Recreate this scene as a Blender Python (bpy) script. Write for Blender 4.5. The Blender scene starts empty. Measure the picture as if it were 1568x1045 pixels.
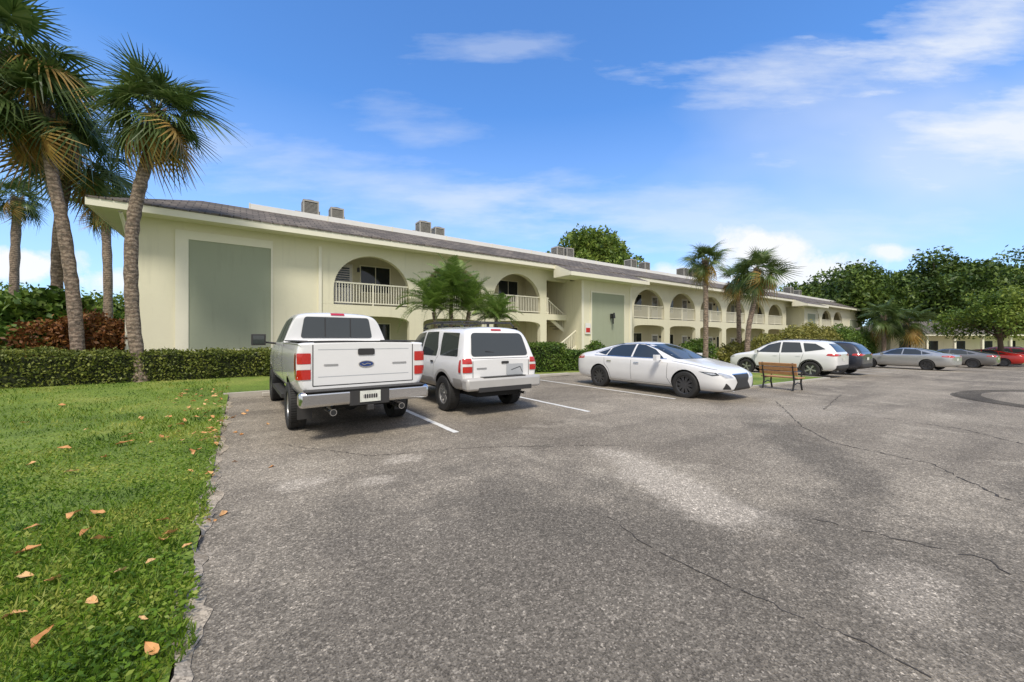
import bpy, bmesh, math, random
import numpy as np
from mathutils import Vector, Matrix
from mathutils.bvhtree import BVHTree
random.seed(7); rng=np.random.default_rng(7)
scene=bpy.context.scene
col=scene.collection
rad=math.radians

# ------------------------------------------------------------ materials
def newmat(name):
    m=bpy.data.materials.new(name); m.use_nodes=True
    nt=m.node_tree; b=nt.nodes['Principled BSDF']
    return m,nt,b
def N(nt,t,**kw):
    n=nt.nodes.new(t)
    for k,v in kw.items():
        if k in n.inputs: n.inputs[k].default_value=v
        else: setattr(n,k,v)
    return n
def mix(nt,a,b,fac,mode='MIX'):
    n=nt.nodes.new('ShaderNodeMix'); n.data_type='RGBA'; n.blend_type=mode
    for s,v in ((n.inputs[6],a),(n.inputs[7],b),(n.inputs[0],fac)):
        if isinstance(v,(tuple,list)): s.default_value=(*v[:3],1)
        elif isinstance(v,(int,float)): s.default_value=v
        else: nt.links.new(v,s)
    return n.outputs[2]
def ramp(nt,src,stops):
    r=nt.nodes.new('ShaderNodeValToRGB'); e=r.color_ramp.elements
    while len(e)<len(stops): e.new(.5)
    for el,(p,c) in zip(e,stops):
        el.position=p; el.color=(*c,1) if isinstance(c,(tuple,list)) else (c,c,c,1)
    nt.links.new(src,r.inputs[0]); return r.outputs[0]
def coords(nt): return nt.nodes.new('ShaderNodeTexCoord').outputs['Object']
def noise(nt,vec,scale,detail=4,rough=.55):
    n=N(nt,'ShaderNodeTexNoise'); n.inputs['Scale'].default_value=scale
    n.inputs['Detail'].default_value=detail; n.inputs['Roughness'].default_value=rough
    nt.links.new(vec,n.inputs['Vector']); return n.outputs['Fac']
def mathn(nt,op,a,b=None,c=None):
    n=N(nt,'ShaderNodeMath',operation=op)
    for i,x in enumerate((a,b,c)):
        if x is None: continue
        if isinstance(x,(int,float)): n.inputs[i].default_value=x
        else: nt.links.new(x,n.inputs[i])
    return n.outputs[0]
def bump(nt,b,h,strength=.3,dist=.01):
    n=N(nt,'ShaderNodeBump'); n.inputs['Strength'].default_value=strength; n.inputs['Distance'].default_value=dist
    nt.links.new(h,n.inputs['Height']); nt.links.new(n.outputs[0],b.inputs['Normal'])
def simple(name,c,rough=.5,metal=0,var=.12,scale=3,coat=0,bmp=0,bscale=40):
    m,nt,b=newmat(name); v=coords(nt)
    f=noise(nt,v,scale)
    dark=tuple(x*(1-var) for x in c); lite=tuple(min(1,x*(1+var)) for x in c)
    nt.links.new(mix(nt,dark,lite,f),b.inputs['Base Color'])
    b.inputs['Roughness'].default_value=rough; b.inputs['Metallic'].default_value=metal
    b.inputs['Coat Weight'].default_value=coat; b.inputs['Coat Roughness'].default_value=.05
    if bmp: bump(nt,b,noise(nt,v,bscale),bmp,.01)
    return m
def foliage(name,dark,mid,lite,trans=.25,scale=.8,rough=.5,cl=1.3):
    m,nt,b=newmat(name)
    g=nt.nodes.new('ShaderNodeNewGeometry'); v=coords(nt)
    n=noise(nt,v,scale,3)
    a=N(nt,'ShaderNodeMath',operation='MULTIPLY_ADD'); nt.links.new(g.outputs['Random Per Island'],a.inputs[0]); a.inputs[1].default_value=.55
    a2=N(nt,'ShaderNodeMath',operation='MULTIPLY_ADD'); nt.links.new(n,a2.inputs[0]); a2.inputs[1].default_value=cl; a2.inputs[2].default_value=-.42-(cl-1.3)*.5
    nt.links.new(a2.outputs[0],a.inputs[2])
    c=ramp(nt,a.outputs[0],[(0.05,dark),(.45,mid),(.95,lite)])
    nt.links.new(c,b.inputs['Base Color']); b.inputs['Roughness'].default_value=rough
    b.inputs['Specular IOR Level'].default_value=.3
    t=N(nt,'ShaderNodeBsdfTranslucent'); nt.links.new(c,t.inputs[0])
    ms=N(nt,'ShaderNodeMixShader'); ms.inputs[0].default_value=trans
    nt.links.new(b.outputs[0],ms.inputs[1]); nt.links.new(t.outputs[0],ms.inputs[2])
    nt.links.new(ms.outputs[0],nt.nodes['Material Output'].inputs[0])
    return m

def stucco(name,c,c2):
    m,nt,b=newmat(name); v=coords(nt)
    f=noise(nt,v,.7,6,.6); f2=noise(nt,v,9,4)
    a=mix(nt,c2,c,ramp(nt,f,[(.3,0.),(.62,1.)]))
    a=mix(nt,a,tuple(x*.93 for x in c),f2)
    mp=N(nt,'ShaderNodeMapping'); nt.links.new(v,mp.inputs[0]); mp.inputs['Scale'].default_value=(3,3,.25)
    s=noise(nt,mp.outputs[0],1.5,5,.6)
    a=mix(nt,a,tuple(x*.8 for x in c2),ramp(nt,s,[(.55,0.),(.8,.55)]))
    nt.links.new(a,b.inputs['Base Color']); b.inputs['Roughness'].default_value=.85
    bump(nt,b,noise(nt,v,60,3),.25,.006)
    return m
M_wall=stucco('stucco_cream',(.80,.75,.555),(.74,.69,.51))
M_shaded=stucco('stucco_cream_shaded',(.66,.61,.44),(.60,.56,.40))  # darker copy of the wall stucco; arcade shade put into the colour
M_panel=stucco('stucco_green',(.37,.395,.285),(.34,.36,.26))
M_trim=simple('trim_cream',(.82,.775,.62),.6,var=.05)
M_white=simple('white_trim',(.80,.78,.74),.5,var=.05)
M_door=simple('door_white',(.75,.73,.70),.4,var=.05)
M_dkglass=simple('window_glass',(.02,.025,.03),.06,var=.2)
M_iron=simple('black_iron',(.02,.02,.02),.4,var=.2)
M_acgrey=simple('ac_metal',(.34,.32,.28),.55,metal=.1,var=.2)
M_acdark=simple('ac_grille',(.04,.04,.036),.6)
M_conc=simple('concrete',(.44,.40,.34),.85,var=.2,scale=5,bmp=.3)
m,nt,b=newmat('roof_shingle'); v=coords(nt)
br=N(nt,'ShaderNodeTexBrick'); mp=N(nt,'ShaderNodeMapping'); nt.links.new(v,mp.inputs[0])
nt.links.new(mp.outputs[0],br.inputs['Vector']); br.inputs['Scale'].default_value=1
br.inputs['Brick Width'].default_value=.4; br.inputs['Row Height'].default_value=.24; br.inputs['Mortar Size'].default_value=.02
br.inputs['Color1'].default_value=(.12,.10,.085,1); br.inputs['Color2'].default_value=(.22,.185,.155,1); br.inputs['Mortar'].default_value=(.035,.03,.025,1)
cc=mix(nt,br.outputs['Color'],(.065,.058,.05),ramp(nt,noise(nt,v,.9,5),[(.42,0.),(.7,.7)]))
nt.links.new(cc,b.inputs['Base Color']); b.inputs['Roughness'].default_value=.9
bump(nt,b,br.outputs['Fac'],-.6,.03); M_roof=m

def G(X,d): return (.817*X+.576*d,-.576*X+.817*d)
def asphalt(name,k=1.,blobs=True):
    m,nt,b=newmat(name); v=coords(nt)
    vo=N(nt,'ShaderNodeTexVoronoi'); vo.inputs['Scale'].default_value=100; nt.links.new(v,vo.inputs['Vector'])
    vo2=N(nt,'ShaderNodeTexVoronoi'); vo2.inputs['Scale'].default_value=42; nt.links.new(v,vo2.inputs['Vector'])
    sep=N(nt,'ShaderNodeSeparateColor'); nt.links.new(vo.outputs['Color'],sep.inputs[0])
    sep2=N(nt,'ShaderNodeSeparateColor'); nt.links.new(vo2.outputs['Color'],sep2.inputs[0])
    base=ramp(nt,noise(nt,v,.30,7,.64),[(.32,(.195*k,.166*k,.130*k)),(.48,(.285*k,.246*k,.194*k)),(.64,(.385*k,.333*k,.262*k))])
    mp=N(nt,'ShaderNodeMapping'); mp.inputs['Scale'].default_value=(.12,.75,1); mp.inputs['Rotation'].default_value=(0,0,rad(10)); nt.links.new(v,mp.inputs[0])
    trk=noise(nt,mp.outputs[0],1.2,5,.6)
    base=mix(nt,base,(.165*k,.142*k,.114*k),ramp(nt,trk,[(.51,0.),(.66,.65)]))
    base=mix(nt,base,(.44*k,.385*k,.305*k),ramp(nt,noise(nt,v,1.1,3,.5),[(.60,0.),(.67,.5)]))
    if blobs:
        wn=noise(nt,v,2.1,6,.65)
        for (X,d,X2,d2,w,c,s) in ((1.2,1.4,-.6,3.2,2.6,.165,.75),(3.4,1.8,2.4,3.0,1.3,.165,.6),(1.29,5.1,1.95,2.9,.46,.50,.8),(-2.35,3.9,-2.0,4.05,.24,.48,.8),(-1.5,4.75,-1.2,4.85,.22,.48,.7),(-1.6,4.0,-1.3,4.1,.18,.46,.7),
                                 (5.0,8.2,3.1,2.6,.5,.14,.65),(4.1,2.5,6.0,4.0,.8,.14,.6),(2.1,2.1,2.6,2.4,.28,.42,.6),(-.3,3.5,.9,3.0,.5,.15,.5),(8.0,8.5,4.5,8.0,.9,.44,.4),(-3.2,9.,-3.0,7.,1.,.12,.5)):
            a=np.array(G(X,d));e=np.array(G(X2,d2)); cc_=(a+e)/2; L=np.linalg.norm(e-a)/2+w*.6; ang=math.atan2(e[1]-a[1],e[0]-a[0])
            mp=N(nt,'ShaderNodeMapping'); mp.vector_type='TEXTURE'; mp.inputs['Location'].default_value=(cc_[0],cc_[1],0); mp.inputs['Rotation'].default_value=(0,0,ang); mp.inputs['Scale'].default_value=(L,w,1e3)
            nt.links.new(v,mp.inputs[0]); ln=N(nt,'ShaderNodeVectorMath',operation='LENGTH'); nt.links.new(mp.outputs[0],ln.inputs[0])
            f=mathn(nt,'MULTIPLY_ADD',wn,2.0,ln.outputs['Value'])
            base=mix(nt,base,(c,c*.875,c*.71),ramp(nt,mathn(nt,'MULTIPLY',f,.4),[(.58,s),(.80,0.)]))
    st=ramp(nt,sep.outputs[0],[(0.,.52),(.35,.80),(.75,1.06),(.92,1.38),(1.,2.0)])
    base=mix(nt,base,st,1.0,'MULTIPLY')
    st2=ramp(nt,sep2.outputs[0],[(0.,.82),(.75,1.),(.92,1.2),(1.,1.5)])
    base=mix(nt,base,st2,.8,'MULTIPLY')
    pit=ramp(nt,noise(nt,v,130,2),[(.36,.40),(.46,1.)])
    base=mix(nt,base,pit,.7,'MULTIPLY')
    nt.links.new(base,b.inputs['Base Color']); b.inputs['Roughness'].default_value=.92; b.inputs['Specular IOR Level'].default_value=.2
    bump(nt,b,vo.outputs['Distance'],.45,.007); return m
M_asph=asphalt('asphalt'); M_asphd=asphalt('asphalt_dark',.42,False)
def patchmat(name,c):
    m,nt,b=newmat(name); v=coords(nt)
    vo=N(nt,'ShaderNodeTexVoronoi'); vo.inputs['Scale'].default_value=90; nt.links.new(v,vo.inputs['Vector'])
    s=N(nt,'ShaderNodeSeparateColor'); nt.links.new(vo.outputs['Color'],s.inputs[0])
    cc=mix(nt,c,ramp(nt,s.outputs[0],[(0.,.55),(1.,1.4)]),1.,'MULTIPLY')
    cc=mix(nt,cc,(.16,.12,.07),ramp(nt,noise(nt,v,4,5,.7),[(.5,0.),(.65,.7)]))
    nt.links.new(cc,b.inputs['Base Color']); b.inputs['Roughness'].default_value=.9; return m
M_edge=patchmat('asphalt_edge',(.42,.35,.26))
M_paint=simple('road_paint',(.72,.70,.65),.7,var=.2,scale=14)
M_crack=simple('crack',(.055,.047,.04),.95)
m,nt,b=newmat('lawn'); v=coords(nt)
c=ramp(nt,noise(nt,v,.45,6,.6),[(.3,(.08,.13,.015)),(.5,(.15,.22,.025)),(.7,(.27,.29,.06))])
c=mix(nt,c,ramp(nt,noise(nt,v,26,5,.7),[(.3,.35),(.6,1.3)]),1.,'MULTIPLY')
nt.links.new(c,b.inputs['Base Color']); b.inputs['Roughness'].default_value=.9
bump(nt,b,noise(nt,v,35,4),.8,.03); M_lawn=m
M_ground=simple('ground_soil',(.10,.12,.05),.95,var=.4,scale=.3)

F_grass=foliage('grass_blade',(.045,.10,.010),(.15,.26,.018),(.42,.42,.09),.3,.9,cl=2.)
F_hedge=foliage('hedge_leaf',(.03,.045,.008),(.11,.14,.022),(.28,.29,.06),.15,2.)
F_bush=foliage('bush_leaf',(.02,.05,.008),(.08,.15,.02),(.20,.27,.045),.2,1.5)
F_red=foliage('croton_leaf',(.05,.035,.008),(.17,.06,.018),(.32,.16,.04),.2,2.)
F_yel=foliage('yellow_bush_leaf',(.07,.08,.015),(.20,.20,.04),(.38,.34,.09),.2,1.)
F_tree=foliage('tree_leaf',(.014,.032,.006),(.055,.10,.016),(.18,.25,.045),.2,.30,cl=2.)
F_tree2=foliage('tree_leaf_bright',(.03,.06,.008),(.12,.19,.025),(.28,.34,.06),.25,.5,cl=1.8)
F_palm=foliage('palm_leaf',(.025,.055,.014),(.08,.13,.03),(.19,.24,.08),.25,.8,.4)
F_palm2=foliage('date_palm_leaf',(.05,.10,.02),(.14,.23,.04),(.28,.36,.09),.25,.8,.4)
F_dead=foliage('dead_palm_leaf',(.18,.10,.03),(.42,.25,.06),(.58,.42,.13),.2,1.)
F_fallen=foliage('fallen_leaf',(.42,.17,.05),(.70,.36,.14),(.80,.58,.30),.15,2.)
m,nt,b=newmat('palm_bark'); v=coords(nt)
w=N(nt,'ShaderNodeTexWave'); w.bands_direction='Z'; w.inputs['Scale'].default_value=2.6; w.inputs['Distortion'].default_value=7; w.inputs['Detail'].default_value=5; w.inputs['Detail Scale'].default_value=3; nt.links.new(v,w.inputs[0])
c=mix(nt,(.20,.14,.10),(.42,.32,.24),w.outputs['Fac']); c=mix(nt,c,(.10,.08,.06),ramp(nt,noise(nt,v,9,6,.7),[(.45,0.),(.62,.9)]))
nt.links.new(c,b.inputs['Base Color']); b.inputs['Roughness'].default_value=.95; bump(nt,b,noise(nt,v,14,6,.7),1.,.06); M_bark=m
M_wood=simple('tree_bark',(.13,.095,.065),.95,var=.4,scale=4,bmp=.6)
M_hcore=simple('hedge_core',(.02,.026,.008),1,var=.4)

# ------------------------------------------------------------ mesh helpers
class MB:
    def __init__(s): s.v=[];s.f=[];s.m=[];s.mats=[]
    def mi(s,mat):
        if mat not in s.mats: s.mats.append(mat)
        return s.mats.index(mat)
    def poly(s,pts,mat):
        n=len(s.v); s.v+= [tuple(p) for p in pts]; s.f.append(tuple(range(n,n+len(pts)))); s.m.append(s.mi(mat))
    def box(s,x0,x1,y0,y1,z0,z1,mat,T=None):
        n=len(s.v)
        P=[(x0,y0,z0),(x1,y0,z0),(x1,y1,z0),(x0,y1,z0),(x0,y0,z1),(x1,y0,z1),(x1,y1,z1),(x0,y1,z1)]
        if T is not None: P=[tuple(T@Vector(p)) for p in P]
        s.v+=P
        for q in ((0,3,2,1),(4,5,6,7),(0,1,5,4),(1,2,6,5),(2,3,7,6),(3,0,4,7)):
            s.f.append(tuple(n+i for i in q)); s.m.append(s.mi(mat))
    def cyl(s,p0,p1,r0,r1,mat,n=10,caps=True):
        p0=Vector(p0);p1=Vector(p1); d=(p1-p0).normalized()
        a=d.orthogonal().normalized(); b=d.cross(a); k=len(s.v)
        for p,r in ((p0,r0),(p1,r1)):
            for i in range(n):
                t=2*math.pi*i/n; s.v.append(tuple(p+a*math.cos(t)*r+b*math.sin(t)*r))
        for i in range(n):
            j=(i+1)%n; s.f.append((k+i,k+j,k+n+j,k+n+i)); s.m.append(s.mi(mat))
        if caps:
            s.f.append(tuple(k+i for i in reversed(range(n)))); s.m.append(s.mi(mat))
            s.f.append(tuple(k+n+i for i in range(n))); s.m.append(s.mi(mat))
    def tube(s,pts,rs,mat,n=10):
        k=len(s.v)
        for i,p in enumerate(pts):
            p=Vector(p)
            d=(Vector(pts[min(i+1,len(pts)-1)])-Vector(pts[max(i-1,0)])).normalized()
            a=d.cross(Vector((0.3,1,0))).normalized() if abs(d.z)>.5 else d.cross(Vector((0,0,1))).normalized(); b=d.cross(a)
            for j in range(n):
                t=2*math.pi*j/n; s.v.append(tuple(p+a*math.cos(t)*rs[i]+b*math.sin(t)*rs[i]))
        for i in range(len(pts)-1):
            for j in range(n):
                j2=(j+1)%n; s.f.append((k+i*n+j,k+i*n+j2,k+(i+1)*n+j2,k+(i+1)*n+j)); s.m.append(s.mi(mat))
        s.f.append(tuple(k+(len(pts)-1)*n+j for j in range(n))); s.m.append(s.mi(mat))
    def lathe(s,prof,mat,n=36,T=None):
        k=len(s.v); L=len(prof)
        for i in range(n):
            t=2*math.pi*i/n
            for r,y in prof:
                p=Vector((r*math.cos(t),y,r*math.sin(t)))
                if T is not None: p=T@p
                s.v.append(tuple(p))
        for i in range(n):
            i2=(i+1)%n
            for j in range(L-1):
                s.f.append((k+i*L+j,k+i*L+j+1,k+i2*L+j+1,k+i2*L+j)); s.m.append(s.mi(mat))
    def obj(s,name,parent=None,smooth=None,bevel=0,loc=None):
        me=bpy.data.meshes.new(name); me.from_pydata(s.v,[],s.f)
        for mt in s.mats: me.materials.append(mt)
        me.polygons.foreach_set('material_index',s.m); me.update()
        o=bpy.data.objects.new(name,me); col.objects.link(o)
        if smooth is not None:
            me.polygons.foreach_set('use_smooth',[True]*len(me.polygons))
            try: me.set_sharp_from_angle(angle=rad(smooth))
            except Exception: pass
        if bevel:
            bm=o.modifiers.new('b','BEVEL'); bm.width=bevel; bm.segments=2; bm.limit_method='ANGLE'
        if parent: o.parent=parent
        if loc: o.location=loc
        return o
def empty(name,loc=(0,0,0),yaw=0):
    e=bpy.data.objects.new(name,None); col.objects.link(e); e.location=loc; e.rotation_euler=(0,0,yaw); e.empty_display_size=.3
    return e
def npmesh(name,V,k,mats,midx=None,parent=None,smooth=False):
    V=np.ascontiguousarray(V,dtype=np.float32).reshape(-1,3); nf=len(V)//k
    me=bpy.data.meshes.new(name); me.vertices.add(len(V)); me.vertices.foreach_set('co',V.ravel())
    me.loops.add(len(V)); me.loops.foreach_set('vertex_index',np.arange(len(V),dtype=np.int32))
    me.polygons.add(nf); me.polygons.foreach_set('loop_start',np.arange(0,len(V),k,dtype=np.int32))
    try: me.polygons.foreach_set('loop_total',np.full(nf,k,dtype=np.int32))
    except Exception: pass
    for mt in mats: me.materials.append(mt)
    if midx is not None: me.polygons.foreach_set('material_index',np.asarray(midx,dtype=np.int32))
    me.update(calc_edges=True); me.validate()
    o=bpy.data.objects.new(name,me); col.objects.link(o)
    if parent: o.parent=parent
    return o

def gz(u):
    return -0.02*(min(max(u,8),60)-8)
def sm(t): t=min(max(t,0),1); return t*t*(3-2*t)
def lz(u,v):
    r=.035+.2*sm((v-10.5)/4.5)*(1-sm((u-4)/6)*.6)
    return gz(u)+r
lzv=np.vectorize(lz)

# ------------------------------------------------------------ leaves
def leaves(name,C,size,mat,parent=None,asp=.5,flat=0.,jit=.35):
    n=len(C)
    a=rng.normal(size=(n,3)); a[:,2]*=(1-flat)
    a/=np.linalg.norm(a,axis=1,keepdims=True)+1e-9
    b=rng.normal(size=(n,3)); b-=a*(a*b).sum(1,keepdims=True); b/=np.linalg.norm(b,axis=1,keepdims=True)+1e-9
    s=(size*(1+jit*rng.uniform(-1,1,size=n)))[:,None]
    V=np.stack([C-a*s,C+b*s*asp,C+a*s,C-b*s*asp],1)
    return npmesh(name,V,4,[mat],parent=parent)
def lobes_pts(lobes,n,shell=.45):
    vol=np.array([l[3]*l[4]*l[5] for l in lobes])**.67; vol/=vol.sum()
    out=[]
    for l,p in zip(lobes,vol):
        k=int(n*p)+1
        d=rng.normal(size=(k,3)); d/=np.linalg.norm(d,axis=1,keepdims=True)
        ph=np.sin(d[:,0]*5+l[0])*np.sin(d[:,1]*6+l[1])*np.sin(d[:,2]*5+l[2])
        r=rng.uniform(shell,1,size=(k,1))**.6*(1+.22*ph[:,None])+rng.normal(size=(k,1))*.06
        out.append(np.array(l[:3])+d*r*np.array(l[3:6]))
    return np.concatenate(out)
def broadleaf(name,u,v,h,cr,n,leaf,mat,zc=.62,sq=.42,nl=22,trunk=.3,spread=1.):
    z0=gz(u)-.05; e=empty(name,(u,v,z0))
    L=[]
    for i in range(nl):
        t=rng.uniform(0,2*math.pi); rr=math.sqrt(rng.uniform(0,1))*cr*.85
        zz=h*zc+ (h*(1-zc)-cr*.2)*(1-(rr/cr)**2)*rng.uniform(.15,1)
        q=cr*rng.uniform(.17,.32)
        L.append((rr*math.cos(t)*spread,rr*math.sin(t),zz,q*1.2,q*1.2,q*sq*1.9))
    leaves('foliage',lobes_pts(L,n,.3),leaf,mat,e)
    mb=MB(); mb.tube([(0,0,0),(.1,0,h*.2),(0,.1,h*.42)],[trunk,trunk*.8,trunk*.6],M_wood,10)
    for l in L[:12]:
        mb.tube([(0,.05,h*.33),(l[0]*.5,l[1]*.5,h*.33+(l[2]-h*.33)*.6),(l[0],l[1],l[2])],[trunk*.5,trunk*.3,trunk*.1],M_wood,6)
    mb.obj('trunk',e,smooth=60); return e

def boxleaves(name,u0,u1,v0,v1,h,n,size,mat,core=True,zf=lz,rough=.05,hvar=None):
    e=empty(name,((u0+u1)/2,(v0+v1)/2,zf((u0+u1)/2,(v0+v1)/2)))
    a,b=(u1-u0)/2,(v1-v0)/2
    top=a*b*4; fr=2*a*h; si=2*b*h
    pr=np.array([top,fr,fr,si,si]); pr/=pr.sum()
    k=rng.choice(5,size=n,p=pr)
    x=rng.uniform(-a,a,n); y=rng.uniform(-b,b,n); z=rng.uniform(0,h,n)
    z[k==0]=h; y[k==1]=-b; y[k==2]=b; x[k==3]=-a; x[k==4]=a
    C=np.stack([x,y,z],1)
    w=np.sin(x*2.3+u0)*np.sin(y*3+1)*np.sin(z*4)+.6*np.sin(x*5.1+2)
    C+=rng.normal(size=(n,3))*rough
    C[:,2]+=w*.05*(z/h)
    C[:,1]+=np.sign(y)*w*.04
    if hvar: C[:,2]*=1+hvar(x+(u0+u1)/2)
    C[:,2]=np.maximum(C[:,2],.02)
    leaves('foliage',C,size,mat,e)
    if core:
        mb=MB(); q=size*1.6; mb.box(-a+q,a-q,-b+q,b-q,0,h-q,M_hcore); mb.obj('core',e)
    return e
def bush(name,u,v,lob,n,size,mat,zf=lz,shell=.5,flat=0):
    e=empty(name,(u,v,zf(u,v)))
    P=lobes_pts(lob,n,shell); P[:,2]=np.maximum(P[:,2],.02)
    leaves('foliage',P,size,mat,e,flat=flat)
    mb=MB()
    for l in lob: mb.tube([(l[0]*.4,l[1]*.4,0),(l[0]*.8,l[1]*.8,l[2]*.6),(l[0],l[1],l[2])],[.05,.035,.015],M_wood,6)
    mb.obj('stems',e); return e

# ------------------------------------------------------------ palms
def fan_quads(scale,droop,nl=30):
    Q=[]
    pl=.95*scale
    zc=lambda x: -droop*(x/(2*scale))**2*scale*.9
    xs=np.linspace(0,pl,5); w=.022*scale
    for i in range(4):
        a,b=xs[i],xs[i+1]
        Q.append([(a,-w,zc(a)),(b,-w,zc(b)),(b,w,zc(b)),(a,w,zc(a))])
    for i in range(nl):
        t=(i/(nl-1)-.5)*2
        ang=t*rad(120)
        L=(1.05-.30*abs(t)**1.5)*scale*rng.uniform(.82,1.1)
        bx=pl+.28*scale*max(0,1-abs(t)*1.3)
        d=np.array([math.cos(ang),math.sin(ang)]); pn=np.array([-d[1],d[0]])
        pts=[]
        dj=rng.uniform(.6,1.5)
        for s,wd in ((0,.012),(.35,.036),(.62,.024),(1.,.003)):
            p=np.array([bx,0])+d*L*s
            dr=-droop*(s**2.4)*L*.55*dj - abs(t)*.10*L*s
            z=zc(p[0] if p[0]>0 else 0)+dr+ (.06*scale*(i%2)*s*(1-s))+abs(t)*.12*L*math.sin(s*3)
            pts.append((p,z,wd*scale))
        for j in range(3):
            p,z,w_=pts[j]; q,z2,w2=pts[j+1]
            Q.append([(*(p-pn*w_),z),(*(q-pn*w2),z2),(*(q+pn*w2),z2),(*(p+pn*w_),z)])
    return np.array(Q)
def pinnate_quads(L,droop,nl=34,wl=.28):
    Q=[]
    def pt(s):
        return np.array([L*s*(1-.25*droop*s),0,L*(.55*s-droop*s*s)])
    S=np.linspace(0,1,9)
    for i in range(8):
        a,b=pt(S[i]),pt(S[i+1]); w=.012*(1-S[i]*.7)
        Q.append([a+[0,-w,0],b+[0,-w,0],b+[0,w,0],a+[0,w,0]])
    for i in range(nl):
        s=.12+.88*i/(nl-1); p=pt(s); wd=wl*math.sin(math.pi*min(1,s*.85+.12))**.6*L/1.5
        for sg in (-1,1):
            d=np.array([.45,sg*.9,.25*rng.uniform(.3,1.3)]); d/=np.linalg.norm(d)
            q=p+d*wd*.55; r=p+d*wd+np.array([0,0,-.12*wd]); n=np.array([.013,0,0])
            Q.append([p-n,q-n,q+n,p+n]); Q.append([q-n,r-n*.2,r+n*.2,q+n])
    return np.array(Q)
def orient(Q,az,el,roll,base):
    M=Matrix.Rotation(az,3,'Z')@Matrix.Rotation(-el,3,'Y')@Matrix.Rotation(roll,3,'X')
    return Q@np.array(M).T+np.array(base)
def palm(name,base,path,r0,r1,cs,nf=46,dead=.12,z0=None):
    bz=lz(*base) if z0 is None else z0
    e=empty(name,(base[0],base[1],bz-.05))
    P=[Vector(p) for p in path]
    pts=[];k=8
    for i in range(len(P)-1):
        a=P[max(i-1,0)];b=P[i];c=P[i+1];d=P[min(i+2,len(P)-1)]
        for j in range(k):
            t=j/k; pts.append(.5*((2*b)+(c-a)*t+(2*a-5*b+4*c-d)*t*t+(3*b-a-3*c+d)*t**3))
    pts.append(P[-1])
    rs=[]
    for i in range(len(pts)):
        t=i/(len(pts)-1); r=r0+(r1-r0)*t
        if t<.06: r*=1.35-.35*t/.06
        rs.append(r*(1+.07*math.sin(i*2.7)+.04*random.uniform(-1,1)))
    mb=MB(); mb.tube([tuple(p) for p in pts],rs,M_bark,12)
    c=pts[-1]
    for i in range(70):
        a=random.uniform(0,6.28); zz=random.uniform(-1.1,.15)*cs; rr=r1*1.1+max(0,.12*(zz+.7))
        p=Vector((c.x+math.cos(a)*r1*.8,c.y+math.sin(a)*r1*.8,c.z+zz)); q=p+Vector((math.cos(a)*.14,math.sin(a)*.14,.2))
        mb.cyl(p,q,.04,.018,M_bark,5)
    mb.obj('trunk',e,smooth=50)
    G_=[];D=[]
    for i in range(nf):
        t=(i+.5)/nf; el=rad(85)-t**.85*rad(142)+rng.normal()*.16
        az=i*2.39996+rng.normal()*.2
        isd=(t>1-dead)
        Q=fan_quads(cs*rng.uniform(.75,1.2)*(.8 if t<.12 else 1),.3+.5*t+rng.uniform(0,.35),nl=26)
        Q=orient(Q,az,el*.95,rng.normal()*.6,(c.x,c.y,c.z+.1*(1-t)))
        (D if (isd or (t>.55 and rng.random()<.22)) else G_).append(Q)
    npmesh('fronds',np.concatenate(G_),4,[F_palm],parent=e)
    if D: npmesh('dead_fronds',np.concatenate(D),4,[F_dead],parent=e)
    return e

# ------------------------------------------------------------ GROUND
def sheet(name,u0,u1,v0,v1,zf,mat,du=None,parent=None,z=0):
    us=sorted(set([u0,u1]+[k for k in (8,60) if u0<k<u1]+(list(np.arange(u0,u1,du)) if du else [])))
    vs=sorted(set([v0,v1]+(list(np.arange(v0,v1,du)) if du else [])))
    V=[(a,b,zf(a,b)+z) for a in us for b in vs]; nv=len(vs)
    F=[(i*nv+j,(i+1)*nv+j,(i+1)*nv+j+1,i*nv+j+1) for i in range(len(us)-1) for j in range(nv-1)]
    me=bpy.data.meshes.new(name); me.from_pydata(V,[],F); me.materials.append(mat)
    me.polygons.foreach_set('use_smooth',[True]*len(F))
    o=bpy.data.objects.new(name,me); col.objects.link(o)
    if parent:o.parent=parent
    return o
g0=lambda a,b: gz(a)
sheet('ground',-900,1100,-700,1100,g0,M_ground,z=-.06)
lot=sheet('parking_lot',-.25,150,-60,12.05,g0,M_asph)
lawn=sheet('lawn',-40,-.25,-20,60,lz,M_lawn,du=1.0)
mb=MB(); n=260; vs=np.linspace(-6,12,n)
w1=.06+.04*np.sin(vs*3.1)+.03*np.sin(vs*9.7+1)+rng.normal(size=n)*.012
w2=.03+.03*np.sin(vs*4.3+2)+.02*np.sin(vs*13)+rng.normal(size=n)*.01
for i in range(n-1):
    mb.poly([(-.25-w2[i],vs[i],.041),(-.25+w1[i],vs[i],.006),(-.25+w1[i+1],vs[i+1],.006),(-.25-w2[i+1],vs[i+1],.041)],M_edge)
mb.obj('pavement_edge')
sheet('lawn',-.25,60,12.1,60,lz,M_lawn,du=1.0)
sheet('lawn',60,140,12.1,60,lambda a,b:gz(a)+.05,M_lawn)
sheet('lawn',12.3,20.6,5.8,11.99,lambda a,b: gz(a)+.05,M_lawn)
mb=MB()
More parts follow.
